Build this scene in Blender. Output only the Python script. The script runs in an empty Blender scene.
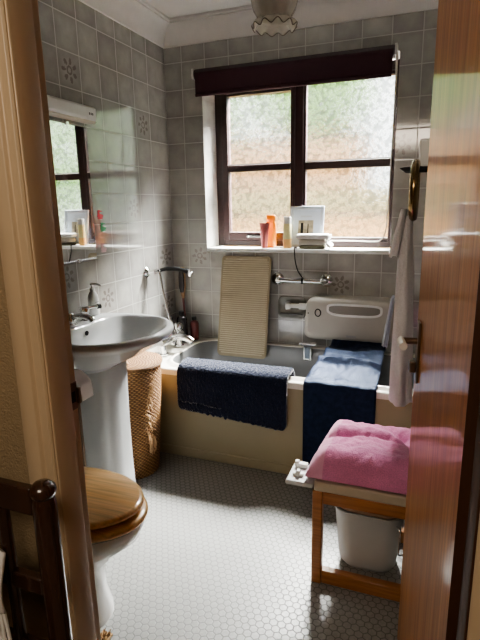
import bpy, bmesh, math, random
from mathutils import Vector, Matrix, noise
random.seed(7)
sc = bpy.context.scene
COL = sc.collection
PI = math.pi

# ------------------------------------------------------------------ measures (metres)
XL, XR = -1.565, 0.13          # left / right wall
YB, YF = 2.879, 0.742          # back wall / bathroom side of the door wall
YH = 0.665                     # hall side of the door wall
ZC = 2.385                     # ceiling
EYE = 1.348
T = 0.1525                     # one wall tile
ROW0 = EYE + 5.4652 * T        # first full grout line

# ------------------------------------------------------------------ materials
MATS = {}
def new_mat(name):
    m = bpy.data.materials.new(name); m.use_nodes = True
    nt = m.node_tree; b = nt.nodes['Principled BSDF']
    MATS[name] = m
    return m, nt, b
def N(nt, t, **kw):
    n = nt.nodes.new(t)
    for k, v in kw.items():
        if k.startswith('i_'): n.inputs[int(k[2:])].default_value = v
        else: setattr(n, k, v)
    return n
def math_(nt, op, a, b=None, c=None, clamp=False):
    n = nt.nodes.new('ShaderNodeMath'); n.operation = op; n.use_clamp = clamp
    for i, v in enumerate((a, b, c)):
        if v is None: continue
        if isinstance(v, (int, float)): n.inputs[i].default_value = v
        else: nt.links.new(v, n.inputs[i])
    return n.outputs[0]
def mix_col(nt, f, a, b, blend='MIX'):
    n = nt.nodes.new('ShaderNodeMix'); n.data_type = 'RGBA'; n.blend_type = blend
    for s, v in ((n.inputs[0], f), (n.inputs[6], a), (n.inputs[7], b)):
        if isinstance(v, (int, float)): s.default_value = v
        elif isinstance(v, tuple): s.default_value = v if len(v) == 4 else (*v, 1)
        else: nt.links.new(v, s)
    return n.outputs[2]
def ramp(nt, f, stops):
    n = nt.nodes.new('ShaderNodeValToRGB'); nt.links.new(f, n.inputs[0])
    e = n.color_ramp.elements
    while len(e) < len(stops): e.new(0.5)
    for el, (p, c) in zip(e, stops):
        el.position = p; el.color = (*c, 1) if len(c) == 3 else c
    return n.outputs[0]
def coords(nt, scale=(1, 1, 1), kind='Object', rot=(0, 0, 0)):
    tc = nt.nodes.new('ShaderNodeTexCoord'); mp = nt.nodes.new('ShaderNodeMapping')
    mp.inputs['Scale'].default_value = scale; mp.inputs['Rotation'].default_value = rot
    nt.links.new(tc.outputs[kind], mp.inputs[0]); return mp.outputs[0]
def noise_tex(nt, vec, scale, detail=3, rough=.55, out=0):
    n = nt.nodes.new('ShaderNodeTexNoise'); n.inputs['Scale'].default_value = scale
    n.inputs['Detail'].default_value = detail; n.inputs['Roughness'].default_value = rough
    nt.links.new(vec, n.inputs['Vector']); return n.outputs[out]
def bump(nt, b, h, strength=.3, dist=.01):
    n = nt.nodes.new('ShaderNodeBump'); n.inputs['Strength'].default_value = strength
    n.inputs['Distance'].default_value = dist; nt.links.new(h, n.inputs['Height'])
    nt.links.new(n.outputs[0], b.inputs['Normal']); return n.outputs[0]

def plain(name, col, rough=.5, metal=0, var=.06, nscale=20, coat=0, bmp=0, spec=.5, sheen=0):
    m, nt, b = new_mat(name)
    v = coords(nt); f = noise_tex(nt, v, nscale)
    lo = tuple(c * (1 - var) for c in col); hi = tuple(min(1, c * (1 + var)) for c in col)
    nt.links.new(ramp(nt, f, [(.3, lo), (.7, hi)]), b.inputs['Base Color'])
    b.inputs['Roughness'].default_value = rough; b.inputs['Metallic'].default_value = metal
    b.inputs['Coat Weight'].default_value = coat; b.inputs['Coat Roughness'].default_value = .1
    b.inputs['Specular IOR Level'].default_value = spec
    if sheen:
        b.inputs['Sheen Weight'].default_value = sheen; b.inputs['Sheen Roughness'].default_value = .5
    if bmp: bump(nt, b, noise_tex(nt, v, nscale * 4), bmp, .004)
    return m

def wood(name, c1, c2, axis=2, scale=1.0, rough=.35, coat=.3, coat_rough=.12):
    m, nt, b = new_mat(name)
    sc_ = [22, 22, 22]; sc_[axis] = 1.3
    v = coords(nt, tuple(s * scale for s in sc_))
    f = noise_tex(nt, v, 1.6, 5, .6)
    sc2 = [120, 120, 120]; sc2[axis] = 5
    g = noise_tex(nt, coords(nt, tuple(s * scale for s in sc2)), 1.0, 2)
    mid = tuple((a + d) / 2 for a, d in zip(c1, c2))
    base = ramp(nt, f, [(.3, c1), (.5, mid), (.7, c2)])
    fine = ramp(nt, g, [(.35, (.75, .75, .75)), (.6, (1, 1, 1))])
    nt.links.new(mix_col(nt, 1.0, base, fine, 'MULTIPLY'), b.inputs['Base Color'])
    b.inputs['Roughness'].default_value = rough
    b.inputs['Coat Weight'].default_value = coat; b.inputs['Coat Roughness'].default_value = coat_rough
    bump(nt, b, g, .08, .002)
    return m

def terry(name, col, var=.25, scale=260, strength=.7, sheen=.35, rough=.95):
    m, nt, b = new_mat(name)
    v = coords(nt); f = noise_tex(nt, v, scale, 2); g = noise_tex(nt, v, 9, 3)
    lo = tuple(c * (1 - var) for c in col); hi = tuple(min(1, c * (1 + var)) for c in col)
    c = ramp(nt, f, [(.3, lo), (.7, hi)])
    d = ramp(nt, g, [(.3, (.85, .85, .85)), (.7, (1, 1, 1))])
    nt.links.new(mix_col(nt, 1.0, c, d, 'MULTIPLY'), b.inputs['Base Color'])
    b.inputs['Roughness'].default_value = rough
    b.inputs['Sheen Weight'].default_value = sheen; b.inputs['Sheen Roughness'].default_value = .4
    b.inputs['Specular IOR Level'].default_value = .1
    bump(nt, b, f, strength, .004)
    return m

def tile_mat(name, col, grout, rough=.085):
    """glazed square wall tiles: one uv square per tile, tone in 'tone'.r, flower flag in 'tone'.g"""
    m, nt, b = new_mat(name)
    uv = N(nt, 'ShaderNodeUVMap'); uv.uv_map = 'UVMap'
    sep = N(nt, 'ShaderNodeSeparateXYZ'); nt.links.new(uv.outputs[0], sep.inputs[0])
    at = N(nt, 'ShaderNodeAttribute', attribute_name='tone')
    asep = N(nt, 'ShaderNodeSeparateColor'); nt.links.new(at.outputs['Color'], asep.inputs[0])
    u, v = sep.outputs[0], sep.outputs[1]
    px = math_(nt, 'SUBTRACT', u, .5); py = math_(nt, 'SUBTRACT', v, .5)
    ax = math_(nt, 'ABSOLUTE', px); ay = math_(nt, 'ABSOLUTE', py)
    mx = math_(nt, 'MAXIMUM', ax, ay)
    gr = math_(nt, 'SMOOTHSTEP', mx, .478, .49) if False else math_(nt, 'GREATER_THAN', mx, .484)
    pos = coords(nt)
    mott = noise_tex(nt, pos, 14, 4, .6)
    mval = math_(nt, 'MULTIPLY_ADD', mott, .5, .75)
    vig = math_(nt, 'MULTIPLY_ADD', math_(nt, 'MULTIPLY', mx, mx), -.9, 1.08)
    shade = math_(nt, 'MULTIPLY', math_(nt, 'MULTIPLY', mval, vig), asep.outputs[0])
    comb = N(nt, 'ShaderNodeCombineColor')
    for i in range(3): nt.links.new(math_(nt, 'MULTIPLY', shade, col[i]), comb.inputs[i])
    # flower sprig: eight petals and a heart
    r = math_(nt, 'SQRT', math_(nt, 'ADD', math_(nt, 'MULTIPLY', px, px), math_(nt, 'MULTIPLY', py, py)))
    th = math_(nt, 'ARCTAN2', py, px)
    k = 2 * PI / 7
    a = math_(nt, 'SUBTRACT', math_(nt, 'WRAP', th, k, 0.0), k / 2)
    lx = math_(nt, 'DIVIDE', math_(nt, 'SUBTRACT', math_(nt, 'MULTIPLY', r, math_(nt, 'COSINE', a)), .26), 1.5)
    ly = math_(nt, 'MULTIPLY', r, math_(nt, 'SINE', a))
    d = math_(nt, 'SQRT', math_(nt, 'ADD', math_(nt, 'MULTIPLY', lx, lx), math_(nt, 'MULTIPLY', ly, ly)))
    nz = noise_tex(nt, pos, 110, 2)
    d2 = math_(nt, 'MULTIPLY_ADD', nz, .09, d)
    pet = math_(nt, 'LESS_THAN', d2, .105)
    ring = math_(nt, 'LESS_THAN', math_(nt, 'ABSOLUTE', math_(nt, 'SUBTRACT', math_(nt, 'MULTIPLY_ADD', nz, .08, r), .14)), .028)
    fl = math_(nt, 'MULTIPLY', math_(nt, 'MAXIMUM', pet, ring), asep.outputs[1])
    c1 = mix_col(nt, math_(nt, 'MULTIPLY', fl, .62), comb.outputs[0], (.17, .135, .13, 1))
    c2 = mix_col(nt, gr, c1, (*grout, 1))
    nt.links.new(c2, b.inputs['Base Color'])
    b.inputs['Specular IOR Level'].default_value = 1.0
    nt.links.new(math_(nt, 'MULTIPLY_ADD', gr, .6, rough), b.inputs['Roughness'])
    h = math_(nt, 'SUBTRACT', 1.0, math_(nt, 'MAXIMUM', gr, math_(nt, 'MULTIPLY', math_(nt, 'SUBTRACT', mx, .46, clamp=True), 12, clamp=True)))
    h2 = math_(nt, 'MULTIPLY_ADD', noise_tex(nt, pos, 9, 2), .35, h)
    bump(nt, b, h2, .22, .0015)
    return m

def hex_mat(name, cell=.027):
    m, nt, b = new_mat(name)
    pos = coords(nt, (1 / cell, 1 / cell, 1))
    def vm(op, a, bb):
        n = nt.nodes.new('ShaderNodeVectorMath'); n.operation = op
        for i, x in enumerate((a, bb)):
            if isinstance(x, tuple): n.inputs[i].default_value = x
            else: nt.links.new(x, n.inputs[i])
        return n
    R_ = (1.0, 1.7320508, 1.0); Hh = (.5, .8660254, .5)
    base = vm('ADD', pos, (500.0, 866.0254 , .5)).outputs[0]
    A = vm('SUBTRACT', vm('MODULO', base, R_).outputs[0], Hh).outputs[0]
    B = vm('SUBTRACT', vm('MODULO', vm('ADD', base, Hh).outputs[0], R_).outputs[0], Hh).outputs[0]
    def hd(v):
        a = vm('ABSOLUTE', v, (0, 0, 0)).outputs[0]
        s = N(nt, 'ShaderNodeSeparateXYZ'); nt.links.new(a, s.inputs[0])
        return math_(nt, 'MAXIMUM', s.outputs[0], math_(nt, 'ADD', math_(nt, 'MULTIPLY', s.outputs[0], .5), math_(nt, 'MULTIPLY', s.outputs[1], .8660254)))
    d = math_(nt, 'MINIMUM', hd(A), hd(B))
    line = math_(nt, 'MULTIPLY', math_(nt, 'SUBTRACT', d, .415, clamp=True), 18, clamp=True)
    nz = noise_tex(nt, coords(nt), 90, 3)
    big = noise_tex(nt, coords(nt), 2.2, 3)
    hexc = ramp(nt, nz, [(.3, (.26, .26, .25)), (.7, (.34, .34, .33))])
    hexc = mix_col(nt, 1.0, hexc, ramp(nt, big, [(.3, (.9, .9, .9)), (.7, (1, 1, 1))]), 'MULTIPLY')
    nt.links.new(mix_col(nt, line, hexc, (.13, .13, .127, 1)), b.inputs['Base Color'])
    b.inputs['Specular IOR Level'].default_value = .8
    nt.links.new(math_(nt, 'MULTIPLY_ADD', line, .3, .36), b.inputs['Roughness'])
    bump(nt, b, math_(nt, 'SUBTRACT', 1.0, line), .25, .002)
    return m

M = {}
M['tile'] = tile_mat('grey_glazed_tile', (.415, .408, .385), (.51, .505, .48))
M['white_tile'] = tile_mat('white_glazed_tile', (.80, .79, .75), (.6, .59, .56))
M['ceiling'] = plain('white_ceiling_paint', (.80, .78, .76), .9, var=.02, bmp=.05)
M['plaster'] = plain('cream_textured_wallpaper', (.33, .25, .155), .8, var=.06, nscale=60, bmp=.9)
M['hex'] = hex_mat('grey_hexagon_floor')
M['carpet'] = plain('beige_hall_carpet', (.40, .31, .22), .95, var=.2, nscale=200, bmp=.6)
M['frame_wood'] = plain('painted_cream_door_frame', (.54, .42, .285), .42, var=.05, nscale=3, coat=.15)
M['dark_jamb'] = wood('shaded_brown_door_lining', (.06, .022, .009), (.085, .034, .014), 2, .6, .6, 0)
M['door_wood'] = wood('varnished_veneer_door', (.46, .165, .045), (.60, .27, .085), 2, .8, .5, .42, .07)
M['door_wood'].node_tree.nodes['Principled BSDF'].inputs['Specular IOR Level'].default_value = .2
M['oak'] = wood('golden_oak', (.82, .48, .19), (.92, .62, .31), 0, 1.0, .28, .6, .1)
M['bench_wood'] = wood('orange_teak', (.33, .12, .032), (.47, .20, .062), 0, 1.0, .4, .3)
M['chair_wood'] = wood('dark_mahogany', (.03, .013, .008), (.065, .028, .016), 2, 1.0, .25, .6)
M['window_wood'] = wood('dark_brown_stain', (.022, .008, .008), (.038, .014, .014), 0, 1, .45, .08)
M['ceramic'] = plain('white_ceramic', (.72, .73, .73), .12, var=.01, coat=.5)
M['basin_ceramic'] = plain('pale_grey_ceramic', (.60, .61, .615), .12, var=.01, coat=.5)
M['pan_ceramic'] = plain('white_toilet_ceramic', (.78, .78, .77), .12, var=.01, coat=.5)
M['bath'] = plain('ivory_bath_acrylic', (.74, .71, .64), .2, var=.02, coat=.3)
M['tub'] = plain('bath_inside_acrylic', (.19, .195, .195), .25, var=.02, coat=.2)  # far darker than the rim: shade inside the bath put into the colour
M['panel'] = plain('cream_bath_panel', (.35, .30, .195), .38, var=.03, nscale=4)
M['chrome'] = plain('chrome', (.82, .82, .82), .1, 1, var=.01)
M['brass'] = plain('polished_brass', (.33, .235, .115), .22, 1, var=.08)
M['bronze'] = plain('bronze_plate', (.20, .14, .10), .35, .8, var=.08)
M['black'] = plain('black_plastic', (.012, .012, .013), .5, spec=.25)
M['dark_bottle'] = plain('dark_bottle_plastic', (.025, .02, .022), .25)
M['red_dark'] = plain('dark_red_plastic', (.13, .02, .02), .35)
M['white_plastic'] = plain('white_plastic', (.80, .80, .78), .35, var=.02)
M['grey_plastic'] = plain('pale_grey_plastic', (.55, .56, .56), .4, var=.02)
M['bin'] = plain('grey_white_bin_plastic', (.56, .57, .57), .45, var=.02)
M['lift'] = plain('ivory_moulded_plastic', (.47, .455, .41), .45, var=.02)
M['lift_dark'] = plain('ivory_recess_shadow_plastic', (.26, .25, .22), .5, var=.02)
M['rubber'] = plain('beige_rubber', (.37, .315, .22), .7, var=.04)
M['navy'] = terry('navy_shaggy_pile', (.016, .022, .046), .45, 220, .9, .6)
M['navy_back'] = plain('grey_mat_binding', (.28, .28, .30), .8)
M['belt'] = plain('navy_satin_webbing', (.009, .014, .034), .5, var=.4, nscale=45, spec=.32, bmp=.7)
M['belt'].node_tree.nodes['Principled BSDF'].inputs['Specular Tint'].default_value = (.38, .58, 1.0, 1)
M['pink'] = terry('rose_pink_terry', (.73, .28, .49), .16, 300, .7, .4)
M['pink_band'] = terry('rose_pink_woven_band', (.82, .42, .60), .06, 380, .25, .3)
M['lilac'] = terry('grey_lilac_terry', (.78, .75, .77), .12, 300, .6, .4)
M['blue_grey'] = terry('blue_grey_terry', (.36, .40, .48), .12, 300, .6, .4)
M['white_cloth'] = terry('white_cotton', (.78, .77, .74), .06, 300, .4, .2)
M['stone_cloth'] = terry('stone_cotton', (.62, .58, .52), .06, 300, .4, .2)
M['olive_cloth'] = terry('olive_cotton', (.28, .27, .20), .1, 300, .4, .2)
M['blind'] = plain('plum_blind_fabric', (.055, .016, .028), .7, var=.1, nscale=150)
M['blind_dark'] = plain('dark_plum_blind_fabric', (.060, .045, .050), .55, var=.1, nscale=150)
M['cord'] = plain('off_white_cord', (.75, .72, .66), .6)
M['wicker_dark'] = None
M['paper'] = plain('white_tissue_paper', (.86, .85, .83), .9, var=.02, bmp=.1)
M['orange'] = plain('orange_plastic', (.92, .30, .015), .3, var=.03)
M['pink_plastic'] = plain('pink_tube_plastic', (.72, .24, .24), .35, var=.03)
M['yellow'] = plain('pale_yellow_plastic', (.88, .82, .45), .35, var=.05)
M['peach'] = plain('peach_plastic', (.90, .55, .22), .35, var=.05)
M['silver_blue'] = plain('silver_blue_card', (.50, .55, .62), .35, var=.03)
M['mount'] = plain('pale_blue_mount', (.56, .63, .74), .5, var=.03)
M['red_sticker'] = plain('red_vinyl', (.72, .02, .05), .4)
M['green_sticker'] = plain('green_vinyl', (.03, .34, .12), .4)
M['rose_sticker'] = plain('pale_rose_vinyl', (.60, .42, .44), .4)
M['cream_plastic'] = plain('cream_light_casing', (.72, .68, .56), .4, var=.02)
M['tan_pile'] = terry('tan_shaggy_pile', (.45, .29, .15), .35, 120, .9, .4)
M['bristle_wood'] = wood('pale_brush_wood', (.42, .24, .11), (.55, .34, .17), 2, 1.5, .5, .2)
M['blue_plastic'] = plain('slate_blue_plastic', (.20, .25, .33), .4)
M['grey_print'] = plain('grey_print', (.38, .38, .38), .6)
M['leaf'] = plain('fresh_green_leaves', (.34, .58, .14), .6, var=.3, nscale=6)
M['leaf_dark'] = plain('deep_green_leaves', (.09, .20, .05), .6, var=.5, nscale=6)
M['bark'] = wood('tree_bark', (.10, .07, .04), (.16, .11, .07), 2, .5, .9, 0)
M['lawn'] = plain('sunny_lawn', (.46, .46, .14), .9, var=.3, nscale=5)

# shallow glass of the lamp shade
m, nt, b = new_mat('milky_lamp_glass'); M['lamp_glass'] = m
f = noise_tex(nt, coords(nt), 30, 3)
nt.links.new(ramp(nt, f, [(.3, (.72, .69, .63)), (.7, (.82, .79, .73))]), b.inputs['Base Color'])
b.inputs['Roughness'].default_value = .2; b.inputs['Transmission Weight'].default_value = .05
b.inputs['Coat Weight'].default_value = .4
# wicker
m, nt, b = new_mat('honey_wicker_weave'); M['wicker'] = m
tc = N(nt, 'ShaderNodeUVMap'); tc.uv_map = 'UVMap'
sp = N(nt, 'ShaderNodeSeparateXYZ'); nt.links.new(tc.outputs[0], sp.inputs[0])
su = math_(nt, 'SINE', math_(nt, 'MULTIPLY', sp.outputs[0], 2 * PI))
row = math_(nt, 'FLOOR', sp.outputs[1])
par = math_(nt, 'MULTIPLY_ADD', math_(nt, 'MODULO', row, 2.0), 2.0, -1.0)
over = math_(nt, 'MULTIPLY', su, par)
fv = math_(nt, 'ABSOLUTE', math_(nt, 'SINE', math_(nt, 'MULTIPLY', sp.outputs[1], PI)))
hh = math_(nt, 'MULTIPLY', math_(nt, 'MULTIPLY_ADD', over, .4, .6), fv)
nz = noise_tex(nt, coords(nt), 40, 3)
cw = ramp(nt, hh, [(.05, (.10, .04, .012)), (.4, (.40, .20, .075)), (.9, (.66, .38, .16))])
cw = mix_col(nt, 1.0, cw, ramp(nt, nz, [(.3, (.72, .7, .66)), (.7, (1, 1, 1))]), 'MULTIPLY')
nt.links.new(cw, b.inputs['Base Color']); b.inputs['Roughness'].default_value = .55
bump(nt, b, hh, .9, .006)
# mirror
m, nt, b = new_mat('silvered_mirror'); M['mirror'] = m
f = noise_tex(nt, coords(nt), 3, 2)
nt.links.new(ramp(nt, f, [(.3, (.88, .90, .89)), (.7, (.90, .92, .91))]), b.inputs['Base Color'])
b.inputs['Metallic'].default_value = 1; b.inputs['Roughness'].default_value = .015
# obscured window glass
m, nt, b = new_mat('obscured_pattern_glass'); M['glass'] = m
out = nt.nodes['Material Output']; nt.nodes.remove(b)
v = coords(nt)
vo = N(nt, 'ShaderNodeTexVoronoi'); vo.inputs['Scale'].default_value = 46; vo.feature = 'SMOOTH_F1'
nt.links.new(v, vo.inputs['Vector'])
nzp = noise_tex(nt, v, 90, 3)
hgt = math_(nt, 'ADD', vo.outputs['Distance'], math_(nt, 'MULTIPLY', nzp, .5))
bp = N(nt, 'ShaderNodeBump'); bp.inputs['Strength'].default_value = 1.0; bp.inputs['Distance'].default_value = .006
nt.links.new(hgt, bp.inputs['Height'])
rf = N(nt, 'ShaderNodeBsdfRefraction', distribution='BECKMANN'); rf.inputs['Roughness'].default_value = .10; rf.inputs['IOR'].default_value = 1.22
pc = ramp(nt, hgt, [(.25, (1, 1, 1)), (.45, (.70, .71, .69)), (.58, (1, 1, 1)), (.85, (.5, .51, .5))]); nt.links.new(pc, rf.inputs['Color']); nt.links.new(bp.outputs[0], rf.inputs['Normal'])
tr = N(nt, 'ShaderNodeBsdfTransparent'); tr.inputs['Color'].default_value = (.95, .96, .95, 1)
tl = N(nt, 'ShaderNodeBsdfTranslucent'); tl.inputs['Color'].default_value = (.9, .92, .9, 1)
nt.links.new(bp.outputs[0], tl.inputs['Normal'])
m1 = N(nt, 'ShaderNodeMixShader'); m2 = N(nt, 'ShaderNodeMixShader')
m1.inputs[0].default_value = .34; nt.links.new(rf.outputs[0], m1.inputs[1]); nt.links.new(tr.outputs[0], m1.inputs[2])
m2.inputs[0].default_value = .0015; nt.links.new(m1.outputs[0], m2.inputs[1]); nt.links.new(tl.outputs[0], m2.inputs[2])
nt.links.new(m2.outputs[0], out.inputs['Surface'])
# exterior brick
m, nt, b = new_mat('pinkish_garden_brick'); M['brick'] = m
bt = N(nt, 'ShaderNodeTexBrick'); nt.links.new(coords(nt, (1, 1, 1), 'Object', (PI / 2, 0, 0)), bt.inputs['Vector'])
bt.inputs['Scale'].default_value = 4.5; bt.inputs['Color1'].default_value = (.58, .26, .11, 1); bt.inputs['Color2'].default_value = (.68, .36, .15, 1)
bt.inputs['Mortar'].default_value = (.62, .48, .26, 1); nt.links.new(bt.outputs[0], b.inputs['Base Color']); b.inputs['Roughness'].default_value = .9
M['fence'] = wood('weathered_yellow_fence', (.66, .54, .20), (.76, .64, .28), 2, .3, .9, 0)

# ------------------------------------------------------------------ mesh builder
class MB:
    def __init__(s): s.v = []; s.f = []; s.uv = []
    def add(s, vs, fs, uvs=None):
        o = len(s.v); s.v += [tuple(p) for p in vs]; s.f += [tuple(i + o for i in f) for f in fs]
        s.uv += uvs if uvs else [None] * len(fs)
        return s
    def box(s, x0, x1, y0, y1, z0, z1):
        vs = [(x, y, z) for z in (z0, z1) for y in (y0, y1) for x in (x0, x1)]
        return s.add(vs, [(0, 2, 3, 1), (4, 5, 7, 6), (0, 1, 5, 4), (2, 6, 7, 3), (0, 4, 6, 2), (1, 3, 7, 5)])
    def loft(s, loops, cap0=True, cap1=True, closed=True, uvscale=None):
        n = len(loops[0]); vs = [p for l in loops for p in l]; fs = []; uvs = []
        for i in range(len(loops) - 1):
            for j in range(n if closed else n - 1):
                k = (j + 1) % n
                fs.append((i * n + j, i * n + k, (i + 1) * n + k, (i + 1) * n + j))
                if uvscale:
                    a, b2 = uvscale
                    uvs.append([(j * a / n, i * b2 / (len(loops) - 1)), ((j + 1) * a / n, i * b2 / (len(loops) - 1)), ((j + 1) * a / n, (i + 1) * b2 / (len(loops) - 1)), (j * a / n, (i + 1) * b2 / (len(loops) - 1))])
                else: uvs.append(None)
        if cap0: fs.append(tuple(reversed(range(n)))); uvs.append(None)
        if cap1: fs.append(tuple((len(loops) - 1) * n + j for j in range(n))); uvs.append(None)
        return s.add(vs, fs, uvs)
    def tube(s, path, r, n=12, cap=True, flat=None):
        P = [Vector(p) for p in path]; rs = r if isinstance(r, (list, tuple)) else [r] * len(P)
        loops = []; up = None
        for i, p in enumerate(P):
            t = (P[min(i + 1, len(P) - 1)] - P[max(i - 1, 0)]).normalized()
            if up is None:
                up = Vector((0, 0, 1)) if abs(t.z) < .9 else Vector((1, 0, 0))
            a = t.cross(up).normalized(); bb = a.cross(t).normalized(); up = bb
            fl = flat or 1
            loops.append([p + (a * math.cos(q) + bb * math.sin(q) * fl) * rs[i] for q in [2 * PI * j / n for j in range(n)]])
        return s.loft(loops, cap, cap)
    def cyl(s, p0, p1, r0, r1=None, n=20): return s.tube([p0, p1], [r0, r1 if r1 is not None else r0], n)
    def lathe(s, c, prof, n=24, axis='z', cap=True, wob=None):
        loops = []
        for r, h in prof:
            L = []
            for j in range(n):
                q = 2 * PI * j / n; rr = r * (1 + (wob(q, h) if wob else 0))
                x, y = rr * math.cos(q), rr * math.sin(q)
                L.append({'z': (c[0] + x, c[1] + y, c[2] + h), 'x': (c[0] + h, c[1] + x, c[2] + y), 'y': (c[0] + y, c[1] + h, c[2] + x)}[axis])
            loops.append(L)
        return s.loft(loops, cap, cap)
    def grid(s, fn, nu, nv):
        vs = [fn(i / nu, j / nv) for i in range(nu + 1) for j in range(nv + 1)]
        fs = [(i * (nv + 1) + j, (i + 1) * (nv + 1) + j, (i + 1) * (nv + 1) + j + 1, i * (nv + 1) + j + 1) for i in range(nu) for j in range(nv)]
        return s.add(vs, fs)
    def prism(s, pts, axis, a0, a1):
        """2-D outline pushed along an axis"""
        def mk(p, a): return {'x': (a, p[0], p[1]), 'y': (p[0], a, p[1]), 'z': (p[0], p[1], a)}[axis]
        return s.loft([[mk(p, a0) for p in pts], [mk(p, a1) for p in pts]])
    def build(s, name, mat, parent=None, bevel=0, seg=2, smooth=True, solid=0, sub=0, angle=40):
        me = bpy.data.meshes.new(name)
        off = root_loc(parent)
        me.from_pydata([tuple(Vector(p) - off) for p in s.v], [], s.f)
        if any(u for u in s.uv):
            ul = me.uv_layers.new(name='UVMap'); li = 0
            for f, u in zip(s.f, s.uv):
                for k in range(len(f)):
                    if u: ul.data[li].uv = u[k]
                    li += 1
        bm = bmesh.new(); bm.from_mesh(me)
        bmesh.ops.recalc_face_normals(bm, faces=bm.faces); bm.to_mesh(me); bm.free()
        me.materials.append(mat)
        if smooth:
            for p in me.polygons: p.use_smooth = True
            me.set_sharp_from_angle(angle=math.radians(angle))
        o = bpy.data.objects.new(name, me); COL.objects.link(o)
        if parent: o.parent = parent
        if bevel:
            md = o.modifiers.new('bevel', 'BEVEL'); md.width = bevel; md.segments = seg; md.limit_method = 'ANGLE'; md.angle_limit = math.radians(40)
            md.harden_normals = False
        if solid:
            md = o.modifiers.new('solid', 'SOLIDIFY'); md.thickness = solid; md.offset = 0
        if sub:
            md = o.modifiers.new('sub', 'SUBSURF'); md.levels = sub; md.render_levels = sub
        return o
def root_loc(p):
    v = Vector((0, 0, 0))
    while p is not None: v = v + p.location; p = p.parent
    return v
def thing(name, label, cat, loc, group=None):
    o = bpy.data.objects.new(name, None); COL.objects.link(o); o.location = loc
    o.empty_display_size = .05
    o['label'] = label; o['category'] = cat
    if group: o['group'] = group
    return o
def tag(o, label, cat, group=None):
    o['label'] = label; o['category'] = cat
    if group: o['group'] = group
    return o
def struct(o, label=None):
    o['kind'] = 'structure'
    if label: o['label'] = label
    return o
def struct_root(name, loc):
    o = bpy.data.objects.new(name, None); COL.objects.link(o); o.location = loc; o['kind'] = 'structure'; return o
def rrect(cx, cy, hx, hy, r, z, k=8):
    pts = []
    for sx, sy, a0 in ((1, 1, 0), (-1, 1, PI / 2), (-1, -1, PI), (1, -1, 1.5 * PI)):
        for i in range(k):
            a = a0 + (PI / 2) * i / (k - 1)
            pts.append((cx + sx * (hx - r) + r * math.cos(a), cy + sy * (hy - r) + r * math.sin(a), z))
    return pts
def supere(cx, cy, hx0, hx1, hy, e0, e1, z, n=48):
    """outline: back half depth hx0 / exponent e0, front half depth hx1 / exponent e1, half width hy"""
    pts = []
    for j in range(n):
        a = 2 * PI * j / n; c, s_ = math.cos(a), math.sin(a)
        e = e1 if c >= 0 else e0; h = hx1 if c >= 0 else hx0
        pts.append((cx + h * math.copysign(abs(c) ** (2 / e), c), cy + hy * math.copysign(abs(s_) ** (2 / e), s_), z))
    return pts
def nz3(x, y, z, s=1): return noise.noise(Vector((x * s, y * s, z * s)))

# ------------------------------------------------------------------ tiled walls
def tiled(name, mat, ulines, vlines, place, hole=None, flowers=(), u0=None, u1=None, v0=None, v1=None, seed=1):
    """tile grid in (u, v); ulines/vlines are grout lines; place(u,v)->xyz; clipped to u0..u1, v0..v1 minus hole"""
    rnd = random.Random(seed)
    us = sorted(set([u0, u1] + [u for u in ulines if u0 < u < u1] + ([hole[0], hole[1]] if hole else [])))
    vs = sorted(set([v0, v1] + [v for v in vlines if v0 < v < v1] + ([hole[2], hole[3]] if hole else [])))
    UL = sorted(ulines); VL = sorted(vlines); tones = {}
    V = []; F = []; UV = []; CO = []
    for i in range(len(us) - 1):
        for j in range(len(vs) - 1):
            a, b_, c, d = us[i], us[i + 1], vs[j], vs[j + 1]
            mu, mv = (a + b_) / 2, (c + d) / 2
            if hole and hole[0] < mu < hole[1] and hole[2] < mv < hole[3]: continue
            ui = max([k for k, x in enumerate(UL) if x <= mu], default=0); vi = max([k for k, x in enumerate(VL) if x <= mv], default=0)
            ui = min(ui, len(UL) - 2); vi = min(vi, len(VL) - 2)
            if (ui, vi) not in tones: tones[(ui, vi)] = rnd.uniform(.88, 1.08)
            fu = lambda x: (x - UL[ui]) / (UL[ui + 1] - UL[ui]); fv_ = lambda x: (x - VL[vi]) / (VL[vi + 1] - VL[vi])
            o = len(V); V += [place(a, c), place(b_, c), place(b_, d), place(a, d)]
            F.append((o, o + 1, o + 2, o + 3)); UV.append([(fu(a), fv_(c)), (fu(b_), fv_(c)), (fu(b_), fv_(d)), (fu(a), fv_(d))])
            fl = any(UL[ui] < x < UL[ui + 1] and VL[vi] < y < VL[vi + 1] for x, y in flowers)
            CO.append((tones[(ui, vi)], 1.0 if fl else 0.0, 0, 1))
    me = bpy.data.meshes.new(name); me.from_pydata(V, [], F)
    me.uv_layers.new(name='UVMap'); me.color_attributes.new('tone', 'FLOAT_COLOR', 'CORNER')
    ul = me.uv_layers['UVMap']; ca = me.color_attributes['tone']
    li = 0
    for f in range(len(F)):
        for k in range(4):
            ul.data[li].uv = UV[f][k]; ca.data[li].color = CO[f]; li += 1
    me.materials.append(mat)
    o = bpy.data.objects.new(name, me); COL.objects.link(o); return struct(o)

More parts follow.
